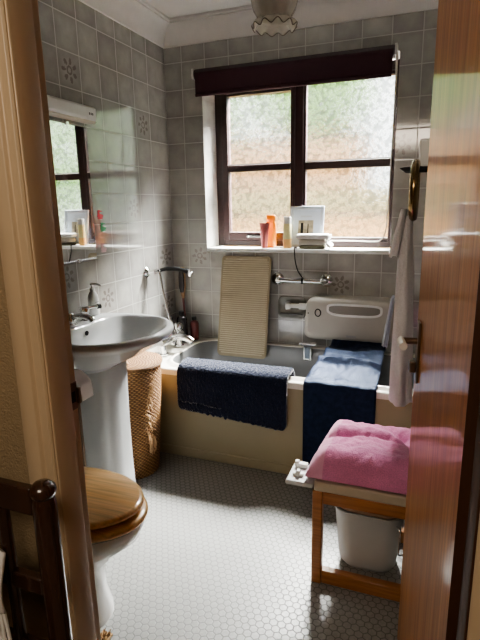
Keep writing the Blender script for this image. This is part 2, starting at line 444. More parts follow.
ROWS = [ROW0 - T * k for k in range(-2, 17)]
def row_mid(k): return ROW0 - T * (k + .5)
W = .9863 * T
LCOL = [YB, YB - 1.382 * T] + [YB - 1.382 * T - W * k for k in range(1, 16)]
def lmid(c): return YB - 1.382 * T - W * (c - .5) if c >= 1 else YB - .6 * T
tiled('wall_left', M['tile'], LCOL, ROWS, lambda y, z: (XL, y, z), None,
      [(lmid(5), row_mid(1)), (lmid(1), row_mid(2)), (lmid(2), row_mid(5)), (lmid(0), row_mid(7)), (lmid(4), row_mid(8)), (lmid(6), row_mid(7)), (lmid(0), row_mid(9)), (lmid(8), row_mid(3))],
      YF, YB, 0, ZC, 3)
BCOL = [XL - .24 * T, XL + .7466 * T] + [XL + .7466 * T + W * k for k in range(1, 12)]
def bmid(c): return XL + .7466 * T + W * (c + .5)
HX0, HX1, HZ0, HZ1 = -1.322, -.206, 1.075, 2.10
tiled('wall_back', M['tile'], BCOL, ROWS, lambda x, z: (x, YB, z), (HX0, HX1, HZ0, HZ1), [(bmid(0), row_mid(7)), (bmid(6), row_mid(8)), (bmid(8), row_mid(3))],
      XL, XR, 0, ZC, 5)
tiled('wall_right', M['tile'], [YB - W * k for k in range(0, 16)], ROWS, lambda y, z: (XR, y, z), None, [(YB - W * 4.5, row_mid(4)), (YB - W * 8.5, row_mid(7))], YF, YB, 0, ZC, 9)
# window reveals (splayed tiles in the thickness of the wall)
YO = 3.09
def reveal(name, place, du, seed):
    tiled(name, M['white_tile'], [0, .15, .30], [HZ0 - .02 + T * k for k in range(9)], place, None, (), 0, du, HZ0, HZ1, seed)
reveal('wall_reveal_left', lambda u, z: (HX0 + u * .10, YB + u, z), YO - YB, 4)
reveal('wall_reveal_right', lambda u, z: (HX1, YB + u, z), YO - YB, 6)
mb = MB(); mb.add([(HX0, YB, HZ1), (HX1, YB, HZ1), (HX1, YO, HZ1), (HX0, YO, HZ1)], [(0, 1, 2, 3)])
struct(mb.build('wall_reveal_top', M['ceiling'], smooth=False))

# floor and ceiling
mb = MB(); mb.add([(XL, YF - .06, 0), (XR, YF - .06, 0), (XR, YB, 0), (XL, YB, 0)], [(0, 1, 2, 3)])
struct(mb.build('floor', M['hex'], smooth=False))
mb = MB(); mb.add([(-2.2, -1.2, -.003), (1.2, -1.2, -.003), (1.2, YF - .06, -.003), (-2.2, YF - .06, -.003)], [(0, 1, 2, 3)])
struct(mb.build('floor_hall', M['carpet'], smooth=False))
mb = MB(); mb.add([(-2.2, -1.2, ZC), (1.2, -1.2, ZC), (1.2, YB, ZC), (-2.2, YB, ZC)], [(3, 2, 1, 0)])
struct(mb.build('ceiling', M['ceiling'], smooth=False))
# coving: quarter round swept round the room
def cove_pts():
    pts = [(0, 2.268), (.012, 2.268), (.012, 2.278)]
    for i in range(9):
        a = PI / 2 * i / 8
        pts.append((.012 + .085 * (1 - math.cos(a)), 2.278 + .085 * math.sin(a)))
    return pts + [(.097, 2.372), (.110, 2.372), (.110, ZC - .0005), (0, ZC - .0005)]
def cove(name, place):
    n = MB(); pr = cove_pts()
    loops = [[place(d, z, t) for d, z in pr] for t in (0, 1)]
    n.loft(loops); return struct(n.build(name, M['ceiling'], angle=30))
cove('trim_1', lambda d, z, t: (XL + d, (YF, YB)[0] + d * 0 if t == 0 else YB - d, z))
cove('trim_2', lambda d, z, t: ((XL + d) if t == 0 else (XR - d), YB - d, z))
cove('trim_3', lambda d, z, t: (XR - d, YF if t == 0 else YB - d, z))
# door wall and the hall round the camera
DX0, DX1, DH = -.632, .080, 2.03
mb = MB(); mb.box(-2.2, DX0 - .02, YH, YF, 0, ZC); mb.box(DX1 + .02, 1.2, YH, YF, 0, ZC); mb.box(DX0 - .02, DX1 + .02, YH, YF, DH + .03, ZC)
struct(mb.build('wall_front', M['plaster'], smooth=False))
for nm, q in (('wall_hall_left', [(-2.2, -1.2), (-2.2, YH)]), ('wall_hall_right', [(1.2, YH), (1.2, -1.2)]), ('wall_hall_rear', [(1.2, -1.2), (-2.2, -1.2)])):
    mb = MB(); (a, b_), (c, d) = q
    mb.add([(a, b_, 0), (c, d, 0), (c, d, ZC), (a, b_, ZC)], [(0, 1, 2, 3)]); struct(mb.build(nm, M['plaster'], smooth=False))
# left door lining: rebate + stop, and its architrave
FH = DH
mb = MB()
prof = [(-.655, .652), (-.618, .652), (-.6165, .656), (-.6165, .704), (-.618, .708), (-.634, .709), (-.634, .742), (-.655, .742)]
mb.prism(prof, 'z', 0, FH); struct(mb.build('trim_4', M['frame_wood'], bevel=.0015))
mb = MB()
prof = [(-.690, .665), (-.690, .652), (-.684, .646), (-.662, .643), (-.650, .645), (-.645, .651), (-.640, .651), (-.637, .647), (-.624, .646), (-.620, .650), (-.620, .665)]
mb.prism(prof, 'z', 0, FH + .05); struct(mb.build('trim_5', M['frame_wood'], bevel=.001))
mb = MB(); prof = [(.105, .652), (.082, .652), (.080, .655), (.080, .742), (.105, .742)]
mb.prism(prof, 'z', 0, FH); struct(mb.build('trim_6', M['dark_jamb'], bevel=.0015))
mb = MB(); prof = [(.145, .665), (.145, .650), (.138, .645), (.09, .645), (.084, .65), (.084, .665)]
mb.prism(prof, 'z', 0, FH + .05); struct(mb.build('trim_7', M['frame_wood'], bevel=.001))
mb = MB(); mb.box(-.655, .105, .652, .742, DH, DH + .03); mb.box(-.69, .145, .646, .664, DH, DH + .05)
struct(mb.build('trim_8', M['frame_wood'], bevel=.002))
# strike plate on the left rebate
sp_ = thing('strike_plate', 'small worn metal latch strike plate on the left door frame edge', 'latch plate', (-.634, .726, .99))
mb = MB(); mb.box(-.6338, -.632, .718, .741, .962, 1.018); mb.box(-.6338, -.626, .739, .745, .972, 1.005)
mb.build('plate', M['bronze'], sp_, bevel=.0008)
mb = MB(); mb.box(-.6325, -.6312, .721, .734, .978, 1.0); mb.build('latch_hole', M['black'], sp_)

# ------------------------------------------------------------------ door (open into the room)
dr = struct_root('door_1', (.066, .752, 0))
ang = math.atan2(-.018 - .066, 1.372 - .752); L = .626
dirv = Vector((-.084, .620, 0)).normalized(); nrm = Vector((-dirv.y, dirv.x, 0))   # nrm points to the left, the visible face
def dp(s, n, z):  # along door, out of the visible face
    p = Vector((.066, .752, 0)) + dirv * s + nrm * n; return (p.x, p.y, z)
def dbox(mb_, s0, s1, n0, n1, z0, z1):
    vs = [dp(s, n, z) for z in (z0, z1) for n in (n0, n1) for s in (s0, s1)]
    mb_.add(vs, [(0, 2, 3, 1), (4, 5, 7, 6), (0, 1, 5, 4), (2, 6, 7, 3), (0, 4, 6, 2), (1, 3, 7, 5)])
mb = MB(); dbox(mb, 0, L, -.035, 0, .012, 2.02); mb.build('door_panel', M['door_wood'], dr, bevel=.0015)
mb = MB(); dbox(mb, -.0016, -.0002, -.0352, .0004, .011, 2.021); o = mb.build('hinge_edge_shade', M['dark_jamb'], dr); o['label'] = 'dark strip added as shade over the hinge edge of the door'  # dark strip added to keep the lamp-lit hinge edge in shade
mb = MB(); dbox(mb, L - .085, L - .04, .0003, .006, .89, 1.05); mb.build('handle_plate', M['bronze'], dr, bevel=.002)
mb = MB(); mb.tube([dp(L - .062, .004, .998), dp(L - .062, .036, .998), dp(L - .066, .042, .998)], .009, 12); mb.build('handle_neck', M['bronze'], dr)
mb = MB()
pts = [dp(L - .050, .043, .998), dp(L - .065, .046, .998), dp(L - .09, .046, .998), dp(L - .115, .044, .997)]
mb.tube(pts, [.009, .0105, .0105, .010], 14); lv = mb.build('lever', M['white_plastic'], dr)  # metal lever coloured white to paint in the window's reflection
mb = MB(); dbox(mb, L - .075, L - .05, .006, .022, .915, .945); mb.build('thumb_turn', M['bronze'], dr, bevel=.003)
mb = MB()
for z in (.79, .765): mb.cyl(dp(L - .003, -.012, z), dp(L + .006, -.012, z), .007, .006)
mb.build('roller_catch', M['white_plastic'], dr)
for z in (.25, 1.78):
    mb = MB(); mb.cyl(dp(-.004, -.004, z - .045), dp(-.004, -.004, z + .045), .006); mb.build('hinge', M['bronze'], dr)

# ------------------------------------------------------------------ window
win = struct_root('window_1', (-.76, 3.03, 1.08))
y0, y1 = 3.03, 3.085
mb = MB()
mb.box(-1.31, -1.262, y0, y1, 1.09, 2.10); mb.box(-.222, -.206, y0, y1, 1.09, 2.10)
mb.box(-1.262, -.222, y0, y1, 1.09, 1.128); mb.box(-1.262, -.222, y0, y1, 2.05, 2.10)
mb.build('window_frame', M['window_wood'], win, bevel=.004)
mb = MB(); mb.box(-.792, -.742, y0 - .004, y1, 1.128, 2.05); mb.build('mullion', M['window_wood'], win, bevel=.004)
# left casement sash
mb = MB()
mb.box(-1.262, -1.224, y0 - .012, y1 - .01, 1.128, 2.05); mb.box(-.818, -.793, y0 - .012, y1 - .01, 1.128, 2.05)
mb.box(-1.224, -.818, y0 - .012, y1 - .01, 1.128, 1.178); mb.box(-1.224, -.818, y0 - .012, y1 - .01, 1.995, 2.05)
mb.box(-1.224, -.818, y0 - .008, y1 - .012, 1.552, 1.592)
sash = mb.build('sash', M['window_wood'], win, bevel=.004)
mb = MB(); mb.box(-1.228, -.814, y0 + .018, y0 + .022, 1.174, 1.556); mb.build('pane', M['glass'], sash, smooth=False)
mb = MB(); mb.box(-1.228, -.814, y0 + .018, y0 + .022, 1.588, 2.0); mb.build('pane', M['glass'], sash, smooth=False)
mb = MB(); mb.box(-1.224, -.818, y0 - .014, y0 - .0085, 1.5915, 1.5975); mb.build('glint_bead', M['white_plastic'], sash)  # white strip paints the sky's glint on the transom top
mb = MB(); mb.box(-1.10, -.96, y0 - .026, y0 - .016, 1.148, 1.158); mb.cyl((-1.09, y0 - .012, 1.153), (-1.09, y0 - .028, 1.153), .008); mb.cyl((-.97, y0 - .012, 1.153), (-.97, y0 - .026, 1.153), .006)
mb.build('casement_stay', M['chrome'], sash, bevel=.002)
# right fixed light
mb = MB(); mb.box(-.742, -.222, y0 + .004, y1 - .008, 1.548, 1.592)
mb.box(-.742, -.728, y0 + .004, y1 - .01, 1.128, 2.05); mb.box(-.236, -.222, y0 + .004, y1 - .01, 1.128, 2.05)
mb.box(-.728, -.236, y0 + .004, y1 - .01, 1.128, 1.148); mb.box(-.728, -.236, y0 + .004, y1 - .01, 2.03, 2.05)
gb = mb.build('glazing_bar', M['window_wood'], win, bevel=.003)
mb = MB(); mb.box(-.732, -.232, y0 + .020, y0 + .024, 1.144, 1.552); mb.build('pane', M['glass'], gb, smooth=False)
mb = MB(); mb.box(-.732, -.232, y0 + .020, y0 + .024, 1.588, 2.034); mb.build('pane', M['glass'], gb, smooth=False)
mb = MB(); mb.box(-.728, -.236, y0 - .002, y0 + .0045, 1.5915, 1.5975); mb.box(-.728, -.236, y0 - .002, y0 + .0045, 1.146, 1.150); mb.build('glint_bead', M['white_plastic'], gb)  # white strips; the transom one paints the sky's glint
mb = MB(); mb.box(HX0 + .002, HX1 - .002, YB - .012, 3.035, 1.066, 1.089); mb.build('window_sill', M['white_plastic'], win, bevel=.004)

# roller blind
rb = thing('roller_blind', 'dark plum roller blind pulled part way down over the window', 'blind', (-.78, YB - .03, 2.09))
mb = MB(); mb.lathe((-1.345, YB - .034, 2.092), [(.030, 0), (.031, .01), (.031, 1.108), (.030, 1.118)], 28, 'x'); mb.build('rolled_fabric', M['blind_dark'], rb)
mb = MB()
mb.grid(lambda u, v: (-1.336 + 1.10 * u + .006 * v * (0), YB - .0655 + .004 * math.sin(v * 2), 2.098 - v * .118), 24, 6)
mb.build('fabric_drop', M['blind'], rb, solid=.0015)
mb = MB(); mb.box(-1.336, -.236, YB - .071, YB - .059, 1.968, 1.984); mb.build('bottom_bar', M['blind'], rb, bevel=.004)
for x in (-1.356, -.222):
    mb = MB(); mb.box(x - .006, x + .006, YB - .055, YB - .001, 2.07, 2.125); mb.cyl((x - .008, YB - .034, 2.092), (x + .008, YB - .034, 2.092), .020)
    mb.build('bracket', M['white_plastic'], rb, bevel=.002)
mb = MB()
cp = [(-.218, YB - .05, 2.09), (-.217, YB - .045, 1.8), (-.222, YB - .04, 1.5), (-.226, YB - .036, 1.28), (-.236, YB - .03, 1.18), (-.26, YB - .024, 1.145), (-.30, YB + .02, 1.135), (-.40, YB + .08, 1.133), (-.56, YB + .12, 1.131)]
def smooth_path(P, k=6):
    P = [Vector(p) for p in P]; out = []
    for i in range(len(P) - 1):
        a, b_, c, d = P[max(i - 1, 0)], P[i], P[i + 1], P[min(i + 2, len(P) - 1)]
        for j in range(k):
            t = j / k
            out.append(.5 * ((2 * b_) + (c - a) * t + (2 * a - 5 * b_ + 4 * c - d) * t * t + (3 * b_ - a - 3 * c + d) * t ** 3))
    return out + [P[-1]]
mb.tube(smooth_path(cp), .0035, 8); mb.cyl((-.213, YB - .05, 2.085), (-.212, YB - .04, 1.62), .0025)
mb.build('pull_cord', M['cord'], rb)

# ------------------------------------------------------------------ things on the sill
SZ = 1.0895
t = thing('cosmetic_tube', 'pink squeeze tube standing on its cap, leftmost on the window sill', 'tube', (-.945, 2.905, SZ))
mb = MB(); loops = []
for k in range(9):
    v = k / 8; loops.append([(-.948 + (.019 + .013 * v) * math.cos(a), 2.905 + (.019 * (1 - v) + .002) * math.sin(a), SZ + .026 + .125 * v) for a in [2 * PI * j / 24 for j in range(24)]])
mb.loft(loops); mb.build('tube_body', M['pink_plastic'], t)
mb = MB(); mb.lathe((-.948, 2.905, SZ), [(.0175, 0), (.0185, .003), (.0185, .024), (.017, .027)], 24); mb.build('cap', M['pink_plastic'], t)
t = thing('sun_cream_bottle', 'tall orange plastic bottle on the sill behind the pink tube', 'bottle', (-.922, 2.962, SZ))
mb = MB(); mb.loft([rrect(-.925, 2.965, hx, hy, min(hx, hy) * .8, SZ + z) for hx, hy, z in ((.030, .017, 0), (.033, .019, .004), (.033, .019, .125), (.031, .018, .150), (.026, .016, .158))])
mb.build('bottle_body', M['orange'], t)
mb = MB(); mb.loft([rrect(-.925, 2.965, hx, hy, min(hx, hy) * .8, SZ + z) for hx, hy, z in ((.027, .016, .158), (.029, .017, .161), (.029, .017, .192), (.024, .014, .197))])
mb.build('cap', M['orange'], t)
t = thing('lotion_bottle', 'white bottle with yellow label and peach base beside the picture frame', 'bottle', (-.806, 2.915, SZ))
mb = MB(); mb.loft([rrect(-.806, 2.915, .024, .017, .013, SZ + z) for z in (.055, .14)] + [rrect(-.806, 2.915, .021, .014, .011, SZ + .146)]); mb.build('bottle_body', M['yellow'], t)
mb = MB(); mb.loft([rrect(-.806, 2.915, a, b_, .012, SZ + z) for a, b_, z in ((.022, .015, 0), (.0245, .0175, .003), (.0245, .0175, .054), (.0235, .0165, .056))]); mb.build('base_band', M['peach'], t)
mb = MB(); mb.loft([rrect(-.806, 2.915, a, b_, .012, SZ + z) for a, b_, z in ((.0225, .0155, .1462), (.0225, .0155, .182), (.02, .013, .186))]); mb.build('cap', M['white_plastic'], t)
t = thing('razor', 'flat white plastic razor lying on the sill between the bottles', 'razor', (-.87, 2.912, SZ))
mb = MB(); mb.box(-.89, -.845, 2.907, 2.917, SZ, SZ + .008); mb.build('razor_handle', M['white_plastic'], t, bevel=.002)
mb = MB(); mb.box(-.8449, -.838, 2.895, 2.929, SZ, SZ + .010); mb.build('razor_blade', M['grey_plastic'], t, bevel=.002)
t = thing('picture_frame', 'silver blue framed picture leaning against the window on the sill', 'picture frame', (-.71, 2.975, SZ))
def fp(x, d, h):   # leaning frame: x, depth toward viewer, height along the frame
    return (x, 2.972 - d + h * .17, SZ + h * .985)
def fbox(mb_, x0, x1, d0, d1, h0, h1):
    vs = [fp(x, d, h) for h in (h0, h1) for d in (d1, d0) for x in (x0, x1)]
    mb_.add(vs, [(0, 2, 3, 1), (4, 5, 7, 6), (0, 1, 5, 4), (2, 6, 7, 3), (0, 4, 6, 2), (1, 3, 7, 5)])
mb = MB(); fx0, fx1, fh = -.810, -.602, .250
fbox(mb, fx0, fx0 + .022, 0, .014, 0.002, fh); fbox(mb, fx1 - .022, fx1, 0, .014, 0.002, fh); fbox(mb, fx0 + .022, fx1 - .022, 0, .014, 0.002, .022); fbox(mb, fx0 + .022, fx1 - .022, 0, .014, fh - .022, fh)
mb.build('frame_border', M['silver_blue'], t, bevel=.003)
mb = MB(); fbox(mb, fx0 + .022, fx1 - .022, .002, .008, .022, fh - .022); mb.build('mount', M['mount'], t)
mb = MB(); fbox(mb, -.757, -.665, .008, .0092, .085, .165)
pic = mb.build('picture', plain('beige_photo_print', (.36, .31, .23), .4, var=.5, nscale=25), t)
mb = MB(); fbox(mb, -.742, -.726, .0092, .0096, .087, .150); fbox(mb, -.700, -.694, .0092, .0096, .087, .145); mb.build('figure', M['black'], pic)
mb = MB(); fbox(mb, -.745, -.675, .008, .0088, .183, .193); mb.build('caption_strip', M['silver_blue'], t)
# stacked folded cloths
def cloth_stack(name, label, mat, x0, x1, yy0, yy1, z0, h, seed, skew=0):
    mb = MB(); rnd = random.Random(seed)
    loops = []
    n = 40
    for k, (ins, zz) in enumerate(((.008, 0), (.0, .2), (-.002, .5), (0, .8), (.006, .98), (.02, 1.0))):
        L = []
        for (x, y, _) in rrect((x0 + x1) / 2 + skew * zz, (yy0 + yy1) / 2, (x1 - x0) / 2 - ins, (yy1 - yy0) / 2 - ins, .012, 0, 8):
            w = nz3(x * 40, y * 40, seed + zz * 2) * .003
            L.append((x + w, y + w, z0 + zz * h + nz3(x * 25, y * 25, seed) * .002 * (0 if k == 0 else 1)))
        loops.append(L)
    mb.loft(loops); o = mb.build(name, mat, angle=60); return tag(o, label, 'cloth', 'folded cloths on the sill')
cloth_stack('folded_cloth', 'folded olive cloth at the bottom of the sill stack', M['olive_cloth'], -.725, -.572, 2.878, 2.948, SZ, .020, 1)
cloth_stack('folded_cloth', 'folded stone coloured cloth in the middle of the sill stack', M['stone_cloth'], -.728, -.570, 2.876, 2.948, SZ + .0225, .032, 2)
cloth_stack('folded_cloth', 'folded white cloth spread on top of the sill stack', M['white_cloth'], -.742, -.556, 2.874, 2.948, SZ + .057, .030, 3)
mb = MB()
mb.grid(lambda u, v: (-.556 + .018 * math.sin(v * 9 + u) * v + .012 * u, 2.875 + .05 * u, SZ + .086 - .082 * v), 8, 14)
tag(mb.build('flannel', M['white_cloth'], solid=.006, sub=1), 'crumpled white flannel hanging down the right side of the cloth stack', 'cloth')
# black cord from the stack to the grab rail
mb = MB(); mb.tube(smooth_path([(-.745, 2.90, SZ + .004), (-.748, 2.862, SZ + .008), (-.746, 2.858, 1.06), (-.74, 2.852, 1.02), (-.725, 2.846, .97), (-.70, 2.835, .935), (-.688, 2.826, .926)]), .0035, 8)
tag(mb.build('lanyard', M['black']), 'thin black cord hanging from the sill to the chrome grab rail', 'cord')

# ------------------------------------------------------------------ grab rail and recessed soap dish
t = thing('grab_rail', 'horizontal chrome grab rail on the tiles under the window', 'rail', (-.69, YB, .908))
mb = MB(); mb.tube(smooth_path([(-.856, YB - .006, .908), (-.856, YB - .035, .908), (-.836, YB - .055, .908), (-.78, YB - .058, .908), (-.66, YB - .058, .908), (-.58, YB - .058, .908), (-.575, YB - .055, .908), (-.556, YB - .035, .908), (-.556, YB - .006, .908)], 5), .0150, 16); mb.build('bar', M['chrome'], t)
for x in (-.856, -.556):
    mb = MB(); mb.lathe((x, YB - .001, .908), [(.038, 0), (.038, -.006), (.030, -.014), (.014, -.017)], 28, 'y'); mb.build('flange', M['chrome'], t)
mb = MB(); mb.lathe((-.688, YB - .058, .908), [(.0175, -.006), (.0175, .006)], 18, 'x'); mb.build('rubber_band', M['black'], t)
t = thing('recessed_soap_dish', 'grey oval soap dish recessed in the tiles left of the bath lift', 'soap dish', (-.765, YB, .735))
mb = MB(); rings = [(.086, .068, -.001, .03), (.084, .066, -.012, .03), (.076, .058, -.014, .035), (.068, .048, -.008, .04), (.06, .04, -.003, .038)]
mb.loft([[(x, YB + d, z) for x, z, _ in rrect(-.765, .735, hx, hz, r, 0, 8)] for hx, hz, d, r in rings]); mb.build('dish', plain('olive_grey_glaze', (.24, .235, .21), .25), t)
mb = MB(); mb.box(-.835, -.695, YB - .03, YB - .010, .690, .700); mb.build('ledge', M['tub'], t, bevel=.004)

# ------------------------------------------------------------------ bath
bath = thing('bathtub', 'ivory bath along the back wall with a cream front panel', 'bathtub', (-.72, 2.54, 0))
bx, by = (XL + XR) / 2, (2.207 + YB) / 2; hx, hy = (XR - XL) / 2 - .003, (YB - 2.207) / 2 - .003
ix, iy = (-1.335 + .06) / 2, (2.282 + 2.800) / 2; jx, jy = (.06 + 1.335) / 2, (2.800 - 2.282) / 2
mb = MB()
mb.loft([rrect(bx, by, hx, hy, .012, .470), rrect(bx, by, hx, hy, .012, .495), rrect(bx, by, hx - .005, hy - .005, .012, .502), rrect(bx, by, hx - .014, hy - .014, .014, .503),
         rrect(ix, iy, jx + .034, jy + .030, .14, .494), rrect(ix, iy, jx + .022, jy + .022, .14, .496), rrect(ix, iy, jx + .014, jy + .014, .14, .509), rrect(ix, iy, jx + .006, jy + .006, .14, .511), rrect(ix, iy, jx, jy, .14, .505)], cap0=False, cap1=False)
mb.build('rim', M['bath'], bath, angle=50)
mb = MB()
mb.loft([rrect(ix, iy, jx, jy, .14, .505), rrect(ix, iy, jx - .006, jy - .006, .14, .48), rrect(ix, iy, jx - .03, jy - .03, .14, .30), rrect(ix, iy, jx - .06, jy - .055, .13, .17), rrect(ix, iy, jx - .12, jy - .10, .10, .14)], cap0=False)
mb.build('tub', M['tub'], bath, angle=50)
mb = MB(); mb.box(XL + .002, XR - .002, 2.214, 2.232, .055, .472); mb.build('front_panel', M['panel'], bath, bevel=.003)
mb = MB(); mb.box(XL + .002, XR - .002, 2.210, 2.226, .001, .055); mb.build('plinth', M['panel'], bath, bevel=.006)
mb = MB(); mb.tube([(-.690, 2.795, .535), (-.686, 2.772, .538), (-.64, 2.768, .538), (-.594, 2.772, .538), (-.59, 2.795, .535)], .009, 10)
mb.box(-.667, -.617, 2.772, 2.784, .44, .53)
mb.box(-.69, -.59, 2.793, 2.80, .525, .545); gh = mb.build('grip_handle', M['chrome'], bath, bevel=.002)
mb = MB(); mb.box(-.657, -.627, 2.7665, 2.7715, .45, .52); mb.build('grip_inset', M['blue_plastic'], gh)
# mixer tap with shower outlet
mb = MB()
mb.tube([(-1.42, 2.40, .575), (-1.42, 2.66, .575)], .022, 18)
for y in (2.43, 2.63):
    mb.lathe((-1.42, y, .503), [(.030, 0), (.030, .006), (.018, .012), (.018, .06)], 20)
mb.tube(smooth_path([(-1.42, 2.53, .575), (-1.37, 2.53, .59), (-1.31, 2.53, .585), (-1.275, 2.53, .565)]), [.020] * 18 + [.018], 14)
mb.lathe((-1.42, 2.53, .59), [(.020, 0), (.020, .04), (.012, .055)], 16)
mx = mb.build('mixer_tap', M['chrome'], bath)
for y in (2.43, 2.63):
    mb = MB(); mb.lathe((-1.42, y, .595), [(.014, 0), (.018, .01), (.026, .02), (.028, .04), (.022, .052), (.006, .056)], 18, wob=lambda q, h: .10 * math.cos(q * 4) if .015 < h < .05 else 0); mb.build('tap_head', M['chrome'], mx)

# shower bracket + handset with hose
t = thing('shower_bracket', 'small chrome shower holder fixed on the left tiled wall', 'bracket', (XL, 2.53, .972))
mb = MB(); mb.lathe((XL + .001, 2.53, .972), [(.032, 0), (.032, .006), (.024, .014), (.013, .022), (.012, .05)], 24, 'x'); mb.cyl((XL + .048, 2.515, .972), (XL + .048, 2.575, .972), .016); mb.build('holder', M['chrome'], t)
t = thing('shower_handset', 'black handled shower handset with chrome hose above the bath taps', 'shower head', (-1.50, 2.60, .98))
mb = MB(); mb.tube(smooth_path([(-1.497, 2.578, .978), (-1.46, 2.60, .986), (-1.40, 2.61, .984), (-1.34, 2.61, .974), (-1.322, 2.61, .970)]), [.011] * 6 + [.013] * 12 + [.014] * 6 + [.012], 12); mb.build('handle', M['black'], t)
mb = MB(); mb.cyl((-1.322, 2.61, .970), (-1.305, 2.608, .968), .0125, .015); mb.cyl((-1.308, 2.606, .971), (-1.316, 2.612, .948), .017, .014); mb.build('spray_head', M['chrome'], t)
mb = MB(); mb.tube(smooth_path([(-1.500, 2.572, .972), (-1.492, 2.57, .93), (-1.478, 2.565, .85), (-1.452, 2.555, .75), (-1.418, 2.545, .66), (-1.388, 2.532, .60), (-1.372, 2.50, .575), (-1.372, 2.485, .56), (-1.388, 2.475, .565)], 8), .0075, 10); mb.build('hose', M['chrome'], t)

# bottles in the far corner of the bath
def corner_bottle(label, x, y, r, h, mat, capmat):
    t = thing('toiletry_bottle', label, 'bottle', (x, y, .503), 'dark bottles in the bath corner')
    mb = MB(); mb.lathe((x, y, .503), [(r * .92, 0), (r, .004), (r, h * .7), (r * .9, h * .78), (r * .45, h * .84), (r * .42, h * .86)], 20); mb.build('bottle_body', mat, t)
    mb = MB(); mb.lathe((x, y, .503), [(r * .5, h * .86), (r * .55, h * .87), (r * .55, h * .98), (r * .45, h)], 16); mb.build('cap', capmat, t)
corner_bottle('black bottle at the wall end of the bath corner, left of its neighbours', -1.515, 2.70, .032, .165, M['dark_bottle'], M['black'])
corner_bottle('tallest black bottle in the bath corner behind the taps', -1.455, 2.745, .034, .195, M['dark_bottle'], M['black'])
corner_bottle('dark red bottle in the bath corner beside the black ones', -1.395, 2.80, .028, .15, M['red_dark'], M['black'])
t = thing('bath_brush', 'wooden handled bath brush hung upright in the far tiled corner', 'brush', (-1.50, YB - .02, .88))
mb = MB(); mb.loft([rrect(-1.497, YB - .022, hx_, .008, .006, z) for hx_, z in ((.010, .965), (.017, .955), (.022, .90), (.022, .84), (.014, .79), (.009, .76))]); mb.build('back', M['bristle_wood'], t)
mb = MB(); mb.tube([(-1.497, YB - .022, .765), (-1.492, YB - .024, .68), (-1.482, YB - .03, .58), (-1.478, YB - .035, .53)], [.008, .007, .009, .010], 10); mb.build('handle', M['red_dark'], t)
mb = MB(); mb.loft([rrect(-1.497, YB - .037, hx_, .007, .006, z) for hx_, z in ((.014, .945), (.019, .90), (.019, .84), (.011, .80))]); mb.build('bristles', M['dark_bottle'], t)

# ribbed rubber mat leaning on the wall
t = thing('bath_mat', 'beige ribbed rubber bath mat stood upright against the back wall', 'bath mat', (-1.05, 2.78, .42))
def mat_pt(x, h, d):   # h along mat 0..1, d out of the mat
    y = 2.742 + (2.866 - 2.742) * h; z = .430 + .612 * h
    n = Vector((0, -.98, .2)); return (x, y + n.y * d, z + n.z * d)
out_ = rrect(0, 0, .162, .312, .028, 0, 8)
def mloop(sc_, d): return [mat_pt(-1.05 + x * sc_, (y * (1 if sc_ == 1 else (sc_ * .162 + .0) / .162 * 1) / .312 + 1) / 2, d) for x, y, _ in out_]
mb = MB(); mb.loft([mloop(.99, 0), mloop(1, .003), mloop(1, .007), mloop(.985, .010)]); mb.build('base_sheet', M['rubber'], t, angle=60)
mb = MB()
for k in range(46):
    h = .035 + .93 * k / 45; hw = .148 if .05 < h < .95 else .135
    a0, a1 = h - .0055, h + .0055
    vs = [mat_pt(x, hh_, d) for hh_ in (a0, a1) for d in (.0095, .0135) for x in (-1.05 - hw, -1.05 + hw)]
    mb.add(vs, [(0, 1, 3, 2), (4, 6, 7, 5), (0, 4, 5, 1), (2, 3, 7, 6), (0, 2, 6, 4), (1, 5, 7, 3)])
mb.build('ribbing', plain('pale_beige_rubber_ribs', (.52, .455, .335), .65, var=.04), t, smooth=False)

# bath lift
t = thing('bath_lift', 'ivory bath lift wall unit with navy fabric belt over the bath', 'bath lift', (-.42, 2.80, .6))
LX0, LX1 = -.662, -.150
def lift_outline(ins, y, dz=0):
    cx, cz = (LX0 + LX1) / 2, .700; hw, hh_ = (LX1 - LX0) / 2 - ins, .123 - ins; pts = []
    for x, z, _ in rrect(0, 0, hw, hh_, .045, 0, 10):
        k = (z + hh_) / (2 * hh_); xx = x * (1 - .07 * max(0, k - .55) / .45 * 1.0)
        pts.append((cx + xx, y, cz + z + dz))
    return pts
mb = MB(); mb.loft([lift_outline(0, YB - .002), lift_outline(0, 2.775), lift_outline(.004, 2.755), lift_outline(.014, 2.742), lift_outline(.03, 2.738)]); cs = mb.build('casing', M['lift'], t, angle=50)
# carry handle hollow in the upper front
def hollow(ins, y):
    cx, cz, hw, hh_ = -.372, .763, .150 - ins, .034 - ins; pts = []
    for j in range(40):
        a = 2 * PI * j / 40; x, z = math.cos(a), math.sin(a)
        e = 6 if z > 0 else 2.6
        pts.append((cx + hw * math.copysign(abs(x) ** (2 / 3.6), x), y, cz + hh_ * math.copysign(abs(z) ** (2 / e), z)))
    return pts
mb = MB(); mb.loft([hollow(0, 2.7395), hollow(-.004, 2.735), hollow(.004, 2.7335), hollow(.010, 2.737)], cap0=False, cap1=False); mb.build('handle_rim', M['white_plastic'], t, angle=70)
mb = MB(); mb.loft([hollow(.004, 2.7372), hollow(.006, 2.7366)]); mb.build('handle_hollow', M['lift_dark'], t)
mb = MB(); pp = [(-.575 + .016 * math.cos(a), 2.7345, .741 + .021 * math.sin(a)) for a in [2 * PI * j / 28 for j in range(29)]]; mb.tube(pp, .0028, 8); mb.build('button_ring', M['black'], t)
mb = MB(); mb.lathe((-.575, 2.738, .741), [(.013, 0), (.0125, -.004), (.006, -.006)], 20, 'y'); mb.build('button', M['lift'], t)
mb = MB(); mb.lathe((-.632, 2.74, .735), [(.004, 0), (.003, -.003)], 12, 'y'); mb.build('indicator', M['black'], t)
